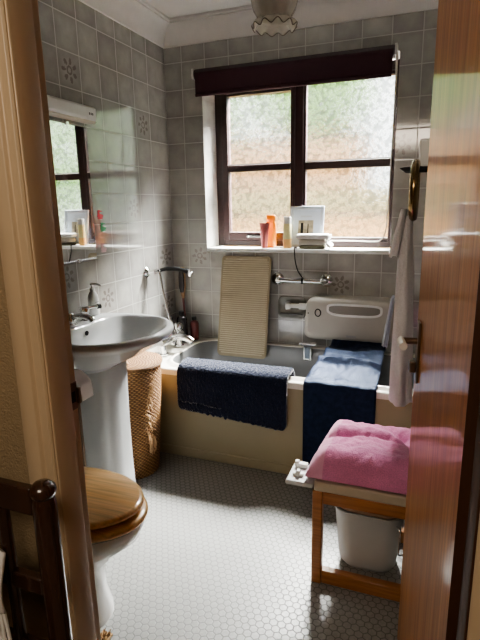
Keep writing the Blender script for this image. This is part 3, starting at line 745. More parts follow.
mb = MB(); mb.box(-.412, -.355, 2.7345, 2.738, .606, .620); mb.build('badge', M['grey_print'], t, bevel=.002)
mb = MB(); mb.cyl((-.780, 2.84, .752), (-.66, 2.84, .752), .014); mb.cyl((-.79, 2.84, .752), (-.765, 2.84, .752), .026, .022); mb.cyl((-.71, 2.84, .752), (-.66, 2.84, .752), .020); mb.build('plug_arm', M['white_plastic'], t)
BP = smooth_path([(0, 2.755, .592), (0, 2.70, .565), (0, 2.62, .556), (0, 2.55, .548), (0, 2.46, .549), (0, 2.39, .534), (0, 2.31, .528), (0, 2.24, .522), (0, 2.208, .518), (0, 2.197, .500), (0, 2.196, .44), (0, 2.197, .25), (0, 2.196, .05)], 6)
def belt_pt(u, v):
    k = v * (len(BP) - 1); i = min(int(k), len(BP) - 2); p = BP[i].lerp(BP[i + 1], k - i)
    s_ = max(0, min(1, (2.755 - p.y) / .5)); hw = .148 + .022 * s_; cx = -.340 - .016 * s_
    top = p.z > .5
    wv = .007 * math.sin(u * 7 + p.y * 22) * (1 if 2.25 < p.y < 2.72 else .0) + (.012 * nz3(u * 3, p.y * 6, 2) if 2.25 < p.y < 2.7 else 0)
    if top: wv += .006 * nz3(u * 14, p.y * 12, 4) + .026 * math.exp(-((p.y - 2.455 + .03 * (u - .5)) / .018) ** 2) + .014 * math.exp(-((p.y - 2.60 - .02 * u) / .016) ** 2)
    wy = 0 if top else .004 * math.sin(u * 9 + 1) * min(1, (.5 - p.z) * 6) - .004 * min(1, (.5 - p.z) * 6)
    return (cx + hw * (2 * u - 1), p.y + wy, p.z + wv)
mb = MB(); mb.grid(belt_pt, 30, 90); mb.build('belt', M['belt'], t, solid=.004)

# navy mat over the bath edge
t = thing('bath_rug', 'navy shaggy bath rug draped over the bath edge', 'bath rug', (-.9, 2.2, .3))
NP = smooth_path([(0, 2.352, .43), (0, 2.335, .49), (0, 2.305, .528), (0, 2.25, .532), (0, 2.205, .525), (0, 2.186, .50), (0, 2.182, .45), (0, 2.182, .36), (0, 2.181, .29)], 6)
def nav_pt(u, v, off=0, rough=0):
    k = v * (len(NP) - 1); i = min(int(k), len(NP) - 2); p = NP[i].lerp(NP[i + 1], k - i)
    tg = (NP[min(i + 1, len(NP) - 1)] - NP[max(i - 1, 0)]).normalized(); n = Vector((0, -tg.z * -1, tg.y * -1)); n = Vector((0, tg.z, -tg.y))
    if n.z < -.5 or (n.y > .5): n = -n
    # rounded lower corners
    ex = 0
    if v > .93: ex = (1 - math.sqrt(max(0, 1 - ((v - .93) / .07) ** 2))) * .03
    hw = .296 - ex
    zoff = -(.018 * (1 - u) * -1 + 0) * 0
    x = -.899 + hw * (2 * u - 1)
    r = rough * (1.0 if v < .5 else .55) * (nz3(x * 90, v * 75, 1) * .6 + nz3(x * 200, v * 160, 5) * .5)
    drop = .028 * u * max(0, (v - .55) / .45)
    q = p + n * (off + r)
    return (x, q.y, q.z - drop + .012 * (1 if v > .9 else 0) * (1 - u) + rough * 1.2 * nz3(x * 60, 3, v * 4) * (v > .97))
mb = MB(); mb.grid(lambda u, v: nav_pt(u, v, .010, .009), 190, 90); pile = mb.build('pile', M['navy'], t, solid=.010, angle=180)
mb = MB(); mb.grid(lambda u, v: nav_pt(u, v, .002, 0), 40, 60); o = mb.build('backing', M['navy_back'], t, solid=.004)
o.scale = (1.006, 1, 1)

# ------------------------------------------------------------------ wash basin
t = thing('washbasin', 'pale grey pedestal washbasin with chrome mixer tap on left wall', 'washbasin', (-1.36, 1.74, 0))
cy = 1.742
LO = [supere(-1.375, cy, .10, .10, .095, 2.6, 2.4, .655), supere(-1.370, cy, .13, .135, .14, 2.6, 2.2, .685), supere(-1.345, cy, .185, .215, .215, 3, 2.1, .735),
      supere(-1.315, cy, .235, .255, .268, 3.6, 2.1, .785), supere(-1.305, cy, .253, .286, .292, 4.2, 2.15, .804), supere(-1.305, cy, .256, .294, .299, 4.4, 2.15, .818), supere(-1.305, cy, .256, .294, .299, 4.4, 2.15, .828), supere(-1.305, cy, .250, .286, .291, 4.4, 2.15, .838), supere(-1.302, cy, .242, .272, .279, 4.4, 2.15, .841),
      supere(-1.255, cy, .174, .214, .264, 5, 2.15, .839), supere(-1.255, cy, .168, .203, .256, 5, 2.15, .830), supere(-1.255, cy, .162, .194, .248, 5, 2.15, .815), supere(-1.258, cy, .153, .160, .218, 4.0, 2.15, .785), supere(-1.265, cy, .135, .122, .176, 2.6, 2.1, .73), supere(-1.27, cy, .10, .07, .10, 2.2, 2, .70), supere(-1.27, cy, .02, .02, .02, 2, 2, .694)]
mb = MB(); mb.loft(LO); bowl = mb.build('bowl', M['basin_ceramic'], t, angle=75)
mb = MB(); mb.lathe((-1.412, cy + .012, .803), [(.011, 0), (.011, .004), (.008, .005)], 16, 'x'); mb.build('overflow_hole', M['black'], bowl)
mb = MB(); mb.lathe((-1.27, cy, .694), [(.024, 0), (.022, .004), (.01, .003)], 20); mb.build('waste', M['chrome'], bowl)
pcx, pcy = -1.362, 1.765
mb = MB(); mb.loft([rrect(pcx, pcy, a, b_, min(a, b_) * .75, z, 8) for a, b_, z in ((.120, .102, 0), (.120, .102, .02), (.112, .097, .06), (.108, .094, .2), (.107, .094, .4), (.110, .096, .6), (.115, .10, .70))]); mb.build('pedestal', M['basin_ceramic'], t, angle=60)
# monobloc mixer
tx = -1.485
mb = MB(); mb.lathe((tx, cy, .838), [(.030, 0), (.030, .006), (.022, .012), (.021, .045), (.014, .055)], 22)
mb.tube(smooth_path([(tx, cy, .868), (tx + .05, cy, .882), (tx + .10, cy, .880), (tx + .125, cy, .862)]), .013, 14)
mb.tube([(tx, cy - .095, .858), (tx, cy + .095, .858)], .013, 14)
tp = mb.build('mixer_tap', M['chrome'], t)
for sgn in (-1, 1):
    mb = MB(); yy = cy + sgn * .10
    mb.lathe((tx, yy, .838), [(.024, 0), (.024, .005), (.016, .012), (.016, .03), (.024, .036), (.025, .058), (.018, .066), (.004, .068)], 18, wob=lambda q, h: .10 * math.cos(4 * q) if .035 < h < .062 else 0)
    mb.tube([(tx, yy, .893), (tx + .03, yy + sgn * .028, .899), (tx + .042, yy + sgn * .05, .896)], [.008, .008, .0075], 12)
    hd = mb.build('tap_handle', M['chrome'], tp)
    mb = MB(); mb.cyl((tx + .041, yy + sgn * .048, .896), (tx + .047, yy + sgn * .062, .895), .011); mb.build('handle_tip', M['black'], hd)

t = thing('soap_dispenser', 'white pump soap bottle on the back corner of the basin', 'soap dispenser', (-1.505, 1.94, .842))
mb = MB(); mb.loft([supere(-1.505, 1.94, hx_, hx_, hy_, 2.2, 2.2, .842 + z, 28) for hx_, hy_, z in ((.020, .027, 0), (.022, .030, .005), (.022, .030, .075), (.020, .028, .095), (.013, .017, .112), (.010, .010, .118))]); sb = mb.build('bottle_body', M['white_plastic'], t)
mb = MB()
for i, w_ in enumerate((.016, .012, .014)): mb.box(-1.4822, -1.4815, 1.94 - w_, 1.94 + w_, .885 + i * .010, .888 + i * .010)
mb.build('printed_lines', M['grey_print'], sb)
mb = MB(); mb.lathe((-1.505, 1.94, .961), [(.013, 0), (.013, .012), (.005, .014), (.005, .026)], 16)
mb.tube(smooth_path([(-1.512, 1.94, .989), (-1.50, 1.94, .993), (-1.475, 1.948, .991), (-1.462, 1.953, .983)]), .006, 10); mb.build('pump', M['white_plastic'], t)

# ------------------------------------------------------------------ mirror, light, stickers
t = thing('wall_mirror', 'frameless mirror above the basin reflecting the window', 'mirror', (XL, 1.74, 1.41))
mb = MB(); mb.box(XL + .002, XL + .008, 1.42, 2.066, 1.105, 1.718); mb.build('mirror_glass', M['mirror'], t, bevel=.001, smooth=False)
for y, z in ((1.55, 1.102), (1.93, 1.102), (1.55, 1.721), (1.93, 1.721)):
    mb = MB(); mb.box(XL + .001, XL + .013, y - .010, y + .010, z - .008, z + .008); mb.build('clip', M['chrome'], t, bevel=.002)
mb = MB(); mb.box(XL + .001, XL + .012, 1.42, 2.066, 1.100, 1.1045); mb.build('bottom_channel', M['chrome'], t)
t = thing('shaver_light', 'cream striplight with shaver socket fixed above the mirror', 'light', (XL, 1.78, 1.775))
mb = MB(); mb.box(XL + .001, XL + .05, 1.40, 2.09, 1.736, 1.808); mb.build('casing', M['cream_plastic'], t, bevel=.006)
mb = MB(); mb.box(XL + .0505, XL + .075, 1.41, 2.0, 1.742, 1.802); mb.build('diffuser', M['white_plastic'], t, bevel=.012, seg=4)
mb = MB(); mb.box(XL + .0505, XL + .056, 2.008, 2.086, 1.744, 1.802); sk = mb.build('shaver_socket', M['white_plastic'], t, bevel=.003)
mb = MB()
for y in (2.035, 2.047, 2.059): mb.box(XL + .056, XL + .0568, y - .003, y + .003, 1.768, 1.778)
mb.build('socket_holes', M['black'], sk)
def sticker(label, y, z, mat):
    mb = MB(); x0 = XL + .0008; x1 = XL + .0022
    def blob(cy_, cz_, ry, rz, a0=0):
        pts = [(y + (cy_ - y) * 1.5 + 1.5 * ry * math.cos(2 * PI * j / 20), z + (cz_ - z) * .72 + .72 * rz * math.sin(2 * PI * j / 20)) for j in range(20)]
        mb.prism(pts, 'x', x0, x1)
    blob(y + .002, z - .012, .016, .014); blob(y - .006, z + .006, .0055, .014); blob(y - .002, z + .022, .009, .008); blob(y + .008, z + .020, .007, .003)
    mb.prism([(y - .024, z - .018), (y + .026, z - .018), (y + .016, z - .024), (y - .014, z - .024)], 'x', x0, x1)
    tag(mb.build('wall_sticker', mat, smooth=False), label, 'sticker', 'animal stickers on the tiles')
sticker('small red animal sticker on the tiles right of the mirror, topmost', 2.125, 1.316, M['red_sticker'])
sticker('small green animal sticker on the tiles below the red one', 2.142, 1.254, M['green_sticker'])
sticker('small faded rose animal sticker on the tiles below the green one', 2.133, 1.150, M['rose_sticker'])

# ------------------------------------------------------------------ hamper
t = thing('laundry_hamper', 'tall round wicker laundry hamper between basin and bath', 'hamper', (-1.40, 2.02, 0))
hc = lambda h: (-1.405 + .02 * h, 2.02 + .008 * h)
loops = []
for k in range(41):
    h = k / 40; cx, cy_ = hc(h); r = .133 + .018 * h + .004 * math.sin(h * 3.1)
    L = []
    for j in range(96):
        a = 2 * PI * j / 96; rr = r + .0012 * math.sin(j * PI / 2 + (k % 2) * PI)
        L.append((cx + rr * math.cos(a), cy_ + rr * math.sin(a), .002 + .575 * h))
    loops.append(L)
mb = MB(); mb.loft(loops, uvscale=(40, 60)); bd = mb.build('basket', M['wicker'], t, angle=80)
mb = MB(); cx, cy_ = hc(1.0)
lp = []
for r, z in ((.150, .5775), (.158, .580), (.160, .590), (.157, .598), (.135, .603), (.10, .606), (.05, .608), (.008, .609)):
    lp.append([(cx + r * math.cos(2 * PI * j / 64), cy_ + r * math.sin(2 * PI * j / 64), z) for j in range(64)])
mb.loft(lp, uvscale=(36, 22)); mb.build('lid', M['wicker'], t, angle=60)
mb = MB(); mb.lathe((cx + .035, cy_ - .10, .6065), [(.016, 0), (.02, .006), (.014, .014), (.004, .016)], 14); mb.build('lid_knob', M['bristle_wood'], t)
# split seam with frayed tassel, on the side towards the room
mb = MB(); rnd = random.Random(4)
for k in range(60):
    h = .35 + .6 * rnd.random(); a = math.radians(-22 + rnd.uniform(-5, 5) + 6 * math.sin(h * 8)); c_ = hc(h); r = .133 + .018 * h
    p = Vector((c_[0] + r * math.cos(a), c_[1] + r * math.sin(a), .575 * h)); o_ = Vector((math.cos(a), math.sin(a), 0))
    tip = p + o_ * rnd.uniform(.006, .018) + Vector((rnd.uniform(-.012, .012), rnd.uniform(-.012, .012), -rnd.uniform(.01, .04)))
    mb.tube([p, p.lerp(tip, .5) + o_ * .004, tip], .0018, 5)
for k in range(26):
    h = .33; a = math.radians(-20 + rnd.uniform(-7, 7)); c_ = hc(h); r = .139
    p = Vector((c_[0] + r * math.cos(a), c_[1] + r * math.sin(a), .575 * h + rnd.uniform(0, .05))); o_ = Vector((math.cos(a), math.sin(a), 0))
    mb.tube([p, p + o_ * .018 + Vector((0, 0, -.015)), p + o_ * rnd.uniform(.015, .03) + Vector((rnd.uniform(-.01, .01), rnd.uniform(-.01, .01), -rnd.uniform(.04, .07)))], .0018, 5)
mb.build('frayed_seam', M['bristle_wood'], t)

t.location.x += .008
# ------------------------------------------------------------------ toilet
t = thing('toilet', 'white toilet with golden oak seat and closed lid', 'toilet', (-1.15, 1.13, 0))
ty = 1.13
mb = MB()
mb.loft([supere(-1.12, ty, .16, .176, .116, 3, 2.3, 0), supere(-1.12, ty, .16, .174, .115, 3, 2.3, .03), supere(-1.12, ty, .15, .158, .104, 3, 2.2, .10), supere(-1.12, ty, .15, .165, .106, 3, 2.1, .20), supere(-1.10, ty, .17, .215, .13, 2.6, 2.05, .28), supere(-1.07, ty, .22, .258, .162, 2.4, 2.0, .34), supere(-1.06, ty, .24, .268, .170, 2.4, 2.0, .385), supere(-1.06, ty, .24, .266, .169, 2.4, 2.0, .398), supere(-1.06, ty, .2, .225, .13, 2.4, 2.0, .40)])
mb.build('pan', M['pan_ceramic'], t, angle=60)
mb = MB(); n = 56
def seat_ring(i, o, z): return supere(-1.045, ty, .23 + o, .262 + o, .172 + o, 2.6, 2.0, z, n)
mb.loft([seat_ring(0, -.008, .402), seat_ring(0, 0, .408), seat_ring(0, .002, .417), seat_ring(0, -.006, .426), seat_ring(0, -.05, .427), seat_ring(0, -.06, .415), seat_ring(0, -.055, .402)], cap0=False, cap1=False); mb.build('seat', M['oak'], t, angle=60)
mb = MB()
def lid_ring(o, z): return [(x, y, z + .014 * max(0, (x + 1.275) / .5) * 1.0) for x, y, _ in supere(-1.05, ty, .225 + o, .258 + o, .166 + o, 2.6, 2.0, 0, n)]
mb.loft([lid_ring(-.012, .430), lid_ring(-.002, .433), lid_ring(0, .440), lid_ring(-.004, .448), lid_ring(-.016, .452), lid_ring(-.10, .454)]); mb.build('lid', M['oak'], t, angle=60)
for dy in (-.07, .07):
    mb = MB(); mb.cyl((-1.285, ty + dy - .02, .425), (-1.285, ty + dy + .02, .425), .012); mb.build('hinge', M['chrome'], t)
mb = MB(); mb.loft([rrect(-1.455, ty, a, b_, .025, z) for a, b_, z in ((.095, .19, .40), (.105, .205, .42), (.105, .21, .74), (.104, .208, .745))]); ci = mb.build('cistern', M['pan_ceramic'], t, angle=50)
mb = MB(); mb.loft([rrect(-1.455, ty, .108, .216, .025, z) for z in (.746, .77)] + [rrect(-1.455, ty, .10, .208, .025, .778)]); mb.build('cistern_lid', M['pan_ceramic'], t, angle=50)
mb = MB(); mb.cyl((-1.352, ty - .13, .69), (-1.33, ty - .13, .69), .012); mb.tube([(-1.335, ty - .13, .69), (-1.33, ty - .07, .685)], .007, 10); mb.build('flush_lever', M['chrome'], ci)

t.location.x += .016
# toilet roll on a stand
t = thing('toilet_roll_stand', 'thin dark toilet roll stand between toilet and basin', 'roll holder', (-1.27, 1.545, 0))
px_, py_ = -1.315, 1.545
mb = MB(); mb.lathe((px_ , py_, 0.001), [(.058, 0), (.058, .008), (.05, .012), (.01, .014)], 28); mb.build('base', M['bronze'], t)
mb = MB(); mb.tube(smooth_path([(px_, py_, .01), (px_, py_, .3), (px_, py_, .60), (px_, py_, .66), (px_, py_ - .003, .682)]), .006, 10); mb.build('pole', M['bronze'], t)
mb = MB(); mb.tube([(px_, py_ - .0, .669), (px_ + .004, py_ - .090, .669)], .006, 10); mb.build('arm', M['bronze'], t)
t = thing('toilet_roll', 'white toilet roll with loose hanging end beside the basin pedestal', 'toilet roll', (-1.285, 1.50, .635))
cx, cz, r0, r1 = px_ + .006, .660, .056, .0195
ya, yb = 1.462, 1.530
mb = MB(); n = 40
def circ(r, y): return [(cx + r * math.cos(2 * PI * j / n), y, cz + r * math.sin(2 * PI * j / n)) for j in range(n)]
mb.loft([circ(r1, ya), circ(r0 - .003, ya), circ(r0, ya + .002), circ(r0, yb - .002), circ(r0 - .003, yb), circ(r1, yb), circ(r1, ya)], False, False); mb.build('roll', M['paper'], t)
mb = MB()
def flap(u, v):
    y = ya + (yb - ya) * u
    if v < .55:
        a = PI * .62 - (PI * .55) * (v / .55); rr = r0 + .0015 + .022 * (v / .55) ** 2
        return (cx + rr * math.cos(a), y, cz + rr * math.sin(a))
    k = (v - .55) / .45; a = PI * .07; rr = r0 + .0235
    return (cx + rr * math.cos(a) + .006 * k, y, cz + rr * math.sin(a) - .062 * k)
mb.grid(flap, 6, 24); mb.build('loose_sheet', M['paper'], t, solid=.0012)

# ------------------------------------------------------------------ bench with towel, bin
t = thing('bath_stool', 'teak framed shower stool with a pale slab seat behind the door', 'stool', (-.12, 1.7, 0))
SX0, SX1, SY0, SY1 = -.330, .085, 1.528, 1.885
def leg_frame(y0_, y1_, ins=0):
    a = SX0 + ins
    mb = MB(); mb.box(a, a + .036, y0_, y1_, .0005, .374); mb.build('leg', M['bench_wood'], t, bevel=.004)
    mb = MB(); mb.box(SX1 - .036, SX1, y0_, y1_, .0005, .374); mb.build('leg', M['bench_wood'], t, bevel=.004)
    mb = MB(); mb.box(a + .0365, SX1 - .0365, y0_ + .003, y1_ - .003, .326, .374); mb.build('top_rail', M['bench_wood'], t, bevel=.003)
    mb = MB(); mb.box(a + .0365, SX1 - .0365, y0_ + .003, y1_ - .003, .004, .056); mb.build('bottom_rail', M['bench_wood'], t, bevel=.003)
leg_frame(SY0, SY0 + .036); leg_frame(SY1 - .036, SY1, .062)
for x in (SX0 + .066, SX1 - .034):
    mb = MB(); mb.box(x, x + .03, SY0 + .0365, SY1 - .0365, .335, .372); mb.build('side_rail', M['bench_wood'], t, bevel=.003)
mb = MB(); mb.box(SX0 + .006, SX1, SY0 - .004, SY1, .3755, .412); mb.build('seat', plain('pale_stone_seat', (.50, .43, .33), .5, var=.08, nscale=12), t, bevel=.006)
mb = MB(); mb.box(-.422, SX0 + .005, 1.505, 1.635, .394, .410); fl = mb.build('side_flap', M['grey_plastic'], t, bevel=.005)
mb = MB(); mb.box(-.402, -.366, 1.598, 1.622, .4105, .426); mb.box(-.412, -.396, 1.601, 1.619, .4105, .434); mb.build('catch', M['white_plastic'], fl, bevel=.003)
mb = MB(); mb.box(-.405, -.366, 1.540, 1.556, .4105, .420); mb.box(-.392, -.378, 1.538, 1.558, .4105, .432); mb.build('catch', M['white_plastic'], fl, bevel=.003)

# pink towel: a soft folded pad with a woven border at its left end
t = thing('folded_towel', 'rose pink towel folded in a thick pad on the stool', 'towel', (-.13, 1.7, .413))
def pad(u, v):
    x = -.358 + .448 * u; skew = .018 * (1 - v) * (1 - u)
    y = 1.522 + .375 * v
    # plan: left edge tapers to the front tip
    x = x + .030 * (v) * (1 - u) ** 2 - 0 * skew
    eu = min(1, min(u, 1 - u) / .17); ev = min(1, min(v, 1 - v) / .22)
    pf = (1 - (1 - eu) ** 2.2) ** .6 * (1 - (1 - ev) ** 2.4) ** .55
    h = .088 * pf + .012
    h += .010 * pf * nz3(x * 9, y * 9, 3.1) + .006 * pf * nz3(x * 24, y * 20, 8)
    h += (.0035 * nz3(x * 46, y * 40, 2) + .0022 * nz3(x * 110, y * 110, 5)) * pf
    g1 = math.exp(-((v - .45 - .10 * math.sin(u * 3.5)) / .035) ** 2) * (u > .08)
    g2 = math.exp(-(((u - .72) * .9 + (v - .60) * .5) / .06) ** 2) * math.exp(-((v - .66) / .13) ** 2)
    h -= .013 * g1 * pf + .042 * g2 * pf
    h += .012 * math.exp(-((v - .56 - .09 * math.sin(u * 3.5)) / .07) ** 2) * pf
    return (x, y, .4135 + h)
def pad_bottom(u, v):
    p = pad(u, v); return (p[0], p[1], .4135)
NU, NV = 110, 84
mb = MB(); mb.grid(lambda u, v: pad(.135 + .865 * u, v), NU, NV)
mb.grid(lambda u, v: (pad(.0 + 1 * u, v)[0], pad(u, v)[1], .4135 + (.006 if 0 < u < 1 and 0 < v < 1 else .012)), 40, 30)
mb.build('terry_body', M['pink'], t, angle=180)
mb = MB(); mb.grid(lambda u, v: (lambda p: (p[0], p[1], p[2] + .0008))(pad(.14 * u, v)), 24, NV); mb.build('woven_border', M['pink_band'], t, angle=180)

# bin
t = thing('waste_bin', 'pale grey plastic waste bin with wire handle under the stool', 'bin', (-.15, 1.72, 0))
def binr(hx_, hy_, z, r=.06): return rrect(-.150, 1.722, hx_, hy_, r, z, 9)
mb = MB(); mb.loft([binr(.082, .064, .003, .055), binr(.096, .076, .009, .06), binr(.104, .082, .024), binr(.110, .086, .07), binr(.117, .090, .16), binr(.124, .094, .236), binr(.128, .097, .240), binr(.128, .097, .247), binr(.122, .092, .248), binr(.118, .089, .236), binr(.100, .078, .06), binr(.09, .070, .02)]); mb.build('bucket', M['bin'], t, angle=60)
mb = MB(); mb.loft([binr(.119, .089, .2495), binr(.118, .088, .257), binr(.110, .081, .260), binr(.105, .076, .252), binr(.08, .05, .21)], cap0=False); mb.build('liner', plain('peach_bin_liner', (.74, .54, .40), .5, var=.1), t, angle=70)
mb = MB(); mb.tube(smooth_path([(-.047, 1.640, .222), (-.036, 1.622, .215), (-.034, 1.618, .16), (-.034, 1.618, .125), (-.020, 1.634, .118), (-.012, 1.664, .12)]), .003, 8); mb.build('wire_handle', M['chrome'], t)

# ------------------------------------------------------------------ hanging towels and the ring
t = thing('towel_ring', 'brass towel ring with dark arm on the right wall by the door', 'towel ring', (XR, 1.8, 1.45))
ry, rx, rz = 1.80, -.060, 1.385
mb = MB(); mb.tube([(rx, ry + .088 * math.sin(a), rz + .088 * math.cos(a)) for a in [2 * PI * j / 40 for j in range(41)]], .0135, 12); mb.build('ring', M['brass'], t)
mb = MB(); mb.tube([(XR - .002, ry, 1.452), (.06, ry, 1.452), (rx + .02, ry, 1.452), (rx - .012, ry, 1.455)], [.012, .010, .010, .013], 12)
mb.tube([(rx - .006, ry, 1.452), (rx - .03, ry - .004, 1.452), (rx - .05, ry - .01, 1.458)], [.012, .010, .001], 10); mb.build('arm', M['black'], t)
mb = MB(); mb.lathe((XR - .001, ry, 1.452), [(.034, 0), (.034, -.006), (.026, -.014), (.012, -.018)], 24, 'x'); mb.build('wall_plate', M['brass'], t)
def hang(name, label, mat, zt, zb, cxt, cxb, wt, wb, y, dt, db, seed, group=None, ripple=.008):
    mb = MB(); loops = []; n = 72; K = 60
    for k in range(K + 1):
        h = k / K; z = zt + (zb - zt) * h; w_ = wt + (wb - wt) * h ** .7; d = dt + (db - dt) * h ** .7; cx = cxt + (cxb - cxt) * h
        L = []
        for j in range(n):
            a = 2 * PI * j / n
            rp = 1 + ripple * 14 * math.sin(5 * a + seed + h * 2.4) * (.3 + h) * .7 + .10 * nz3(math.cos(a) * 2, math.sin(a) * 2, h * 5 + seed)
            x = cx + w_ * rp * math.cos(a); yy = y + d * rp * math.sin(a)
            L.append((x, yy, z + (.022 * nz3(math.cos(a) * 1.5 + seed, math.sin(a) * 1.5, 1) if k == K else 0)))
        loops.append(L)
    mb.loft(loops); return tag(mb.build(name, mat, angle=80), label, 'towel', group)
t = hang('hand_towel', 'grey lilac towel hanging long from the brass ring by the door', M['lilac'], 1.302, .645, -.080, -.066, .018, .040, 1.80, .03, .085, 1.0)
t = hang('flannel', 'small pale cloth hanging over the top of the lilac towel', M['lilac'], 1.325, 1.17, -.088, -.112, .010, .016, 1.77, .025, .04, 4.0)
t = hang('hand_towel', 'narrow blue grey towel hanging behind the long lilac towel', M['blue_grey'], 1.0, .81, -.118, -.140, .006, .011, 1.93, .03, .04, 2.0)
mb = MB(); mb.box(-.056, XR - .001, 1.90, 1.99, 1.465, 1.560); t = thing('wall_box', 'white plastic box on the right wall above the brass ring', 'box', (XR, 1.94, 1.5))
mb.build('casing', M['white_plastic'], t, bevel=.008)
mb = MB(); mb.box(-.0575, -.0562, 1.915, 1.975, 1.475, 1.49); mb.build('slot', M['grey_print'], t)

# ------------------------------------------------------------------ ceiling light
t = thing('ceiling_light', 'frilled milky glass ceiling light shade near the window', 'ceiling light', (-.66, 2.18, ZC))
lc = (-.655, 2.16, 0)
mb = MB(); mb.lathe((lc[0], lc[1], 0), [(.055, ZC - .001), (.055, ZC - .02), (.03, ZC - .035), (.02, ZC - .05)], 28); mb.build('ceiling_rose', M['white_plastic'], t)
mb = MB(); mb.cyl((lc[0], lc[1], ZC - .05), (lc[0], lc[1], 2.24), .008); mb.lathe((lc[0], lc[1], 0), [(.024, 2.25), (.024, 2.20), (.02, 2.195)], 20); mb.build('lamp_holder', M['white_plastic'], t)
mb = MB(); loops = []
prof = [(.026, 2.232), (.05, 2.228), (.078, 2.212), (.092, 2.185), (.094, 2.155), (.086, 2.125), (.072, 2.102), (.066, 2.092), (.070, 2.084)]
for r, z in prof: loops.append([(lc[0] + r * (1 + .025 * math.cos(12 * 2 * PI * j / 96)) * math.cos(2 * PI * j / 96), lc[1] + r * (1 + .025 * math.cos(12 * 2 * PI * j / 96)) * math.sin(2 * PI * j / 96), z) for j in range(96)])
mb.loft(loops, False, False); sh = mb.build('glass_shade', M['lamp_glass'], t, solid=.003, angle=80)
mb = MB(); loops = []
for i, (r, z) in enumerate(((.070, 2.084), (.079, 2.078), (.087, 2.068), (.091, 2.058))):
    L = []
    for j in range(120):
        a = 2 * PI * j / 120; w_ = math.cos(11 * a) * (i / 3)
        L.append((lc[0] + (r + .004 * w_) * math.cos(a), lc[1] + (r + .004 * w_) * math.sin(a), z + .008 * w_))
    loops.append(L)
mb.loft(loops, False, False); mb.build('frill', M['lamp_glass'], sh, solid=.003, angle=80)
mb = MB(); mb.tube([(lc[0] + (.091 + .004 * math.cos(11 * a)) * math.cos(a), lc[1] + (.091 + .004 * math.cos(11 * a)) * math.sin(a), 2.058 + .008 * math.cos(11 * a)) for a in [2 * PI * j / 120 for j in range(121)]], .0022, 6); mb.build('frill_edge', plain('smoky_glass_edge', (.16, .13, .11), .3), sh)

# ------------------------------------------------------------------ hall chair with throw, rug tuft
t = thing('hall_chair', 'dark mahogany ladder back chair standing in the hall by the door frame', 'chair', (-.74, .4, 0))
def post(x, y):
    mb = MB(); mb.lathe((x, y, 0), [(.014, 0), (.018, .05), (.019, .45), (.0195, .88), (.0175, .889), (.0165, .892), (.0195, .896), (.0215, .903), (.020, .910), (.013, .917), (.002, .920)], 22); mb.build('back_post', M['chair_wood'], t)
post(-.562, .555); post(-.935, .555)
for z0_, z1_ in ((.855, .905), (.70, .732), (.56, .59)):
    mb = MB(); mb.loft([[(x, .555 + dy, z) for dy, z in ((-.008, z0_), (.008, z0_), (.008, z1_), (-.008, z1_))] for x in (-.915, -.75, -.582)]); mb.build('back_rail', M['chair_wood'], t, bevel=.003)
for x in (-.655, -.73, -.805, -.87):
    mb = MB(); mb.lathe((x, .555, 0), [(.009, .47), (.012, .56), (.010, .65), (.012, .75), (.010, .855)], 12); mb.build('spindle', M['chair_wood'], t)
mb = MB(); mb.box(-.955, -.542, .16, .57, .435, .465); mb.build('seat', M['chair_wood'], t, bevel=.01)
for x in (-.575, -.92):
    mb = MB(); mb.lathe((x, .19, 0), [(.013, 0), (.018, .1), (.019, .43)], 16); mb.build('front_leg', M['chair_wood'], t)
for z in (.2,):
    for x in (-.562, -.935):
        mb = MB(); mb.tube([(x, .21, z), (x, .54, z)], .010, 10); mb.build('stretcher', M['chair_wood'], t)
t = thing('fringed_throw', 'white fringed throw hanging over the back of the dark hall chair', 'throw', (-.78, .52, .6))
mb = MB(); rnd = random.Random(11)
mb.grid(lambda u, v: (-.90 + .258 * u, .535 - .012 * math.sin(u * 12 + v * 3) - .008, .78 - .11 * v), 20, 10); mb.build('cloth', M['white_cloth'], t, solid=.006)
mb = MB()
for k in range(46):
    x = -.90 + .258 * k / 45; y = .525 - .012 * math.sin(k / 45 * 12 + 3)
    mb.tube([(x, y, .672), (x + rnd.uniform(0, .018), y - .006, .63), (x + rnd.uniform(.0, .04), y - rnd.uniform(0, .012), .565 + rnd.uniform(0, .03))], .0032, 6)
mb.build('fringe', M['white_cloth'], t)
t = thing('shaggy_rug', 'tan shaggy rug whose corner shows at the foot of the door frame', 'rug', (-1.05, .93, 0))
LP = [(-1.23, .775), (-.878, .775), (-.878, 1.085), (-.916, 1.085), (-.916, .985), (-1.23, .985)]
mb = MB(); mb.prism(LP, 'z', .001, .008); mb.build('backing', M['tan_pile'], t)
mb = MB(); rnd = random.Random(3)
for k in range(2400):
    x = rnd.uniform(-1.22, -.882); y = rnd.uniform(.78, 1.08)
    if y > .975 and x < -.912: continue
    if x < -.98 and rnd.random() < .6: continue
    a = rnd.uniform(0, 2 * PI); d = rnd.uniform(.004, .014)
    mb.tube([(x, y, .006), (x + d * math.cos(a), y + d * math.sin(a), .006 + rnd.uniform(.010, .022))], [.0022, .0008], 4, cap=False)
pl = mb.build('pile', M['tan_pile'], t, smooth=False); pl['kind'] = 'stuff'

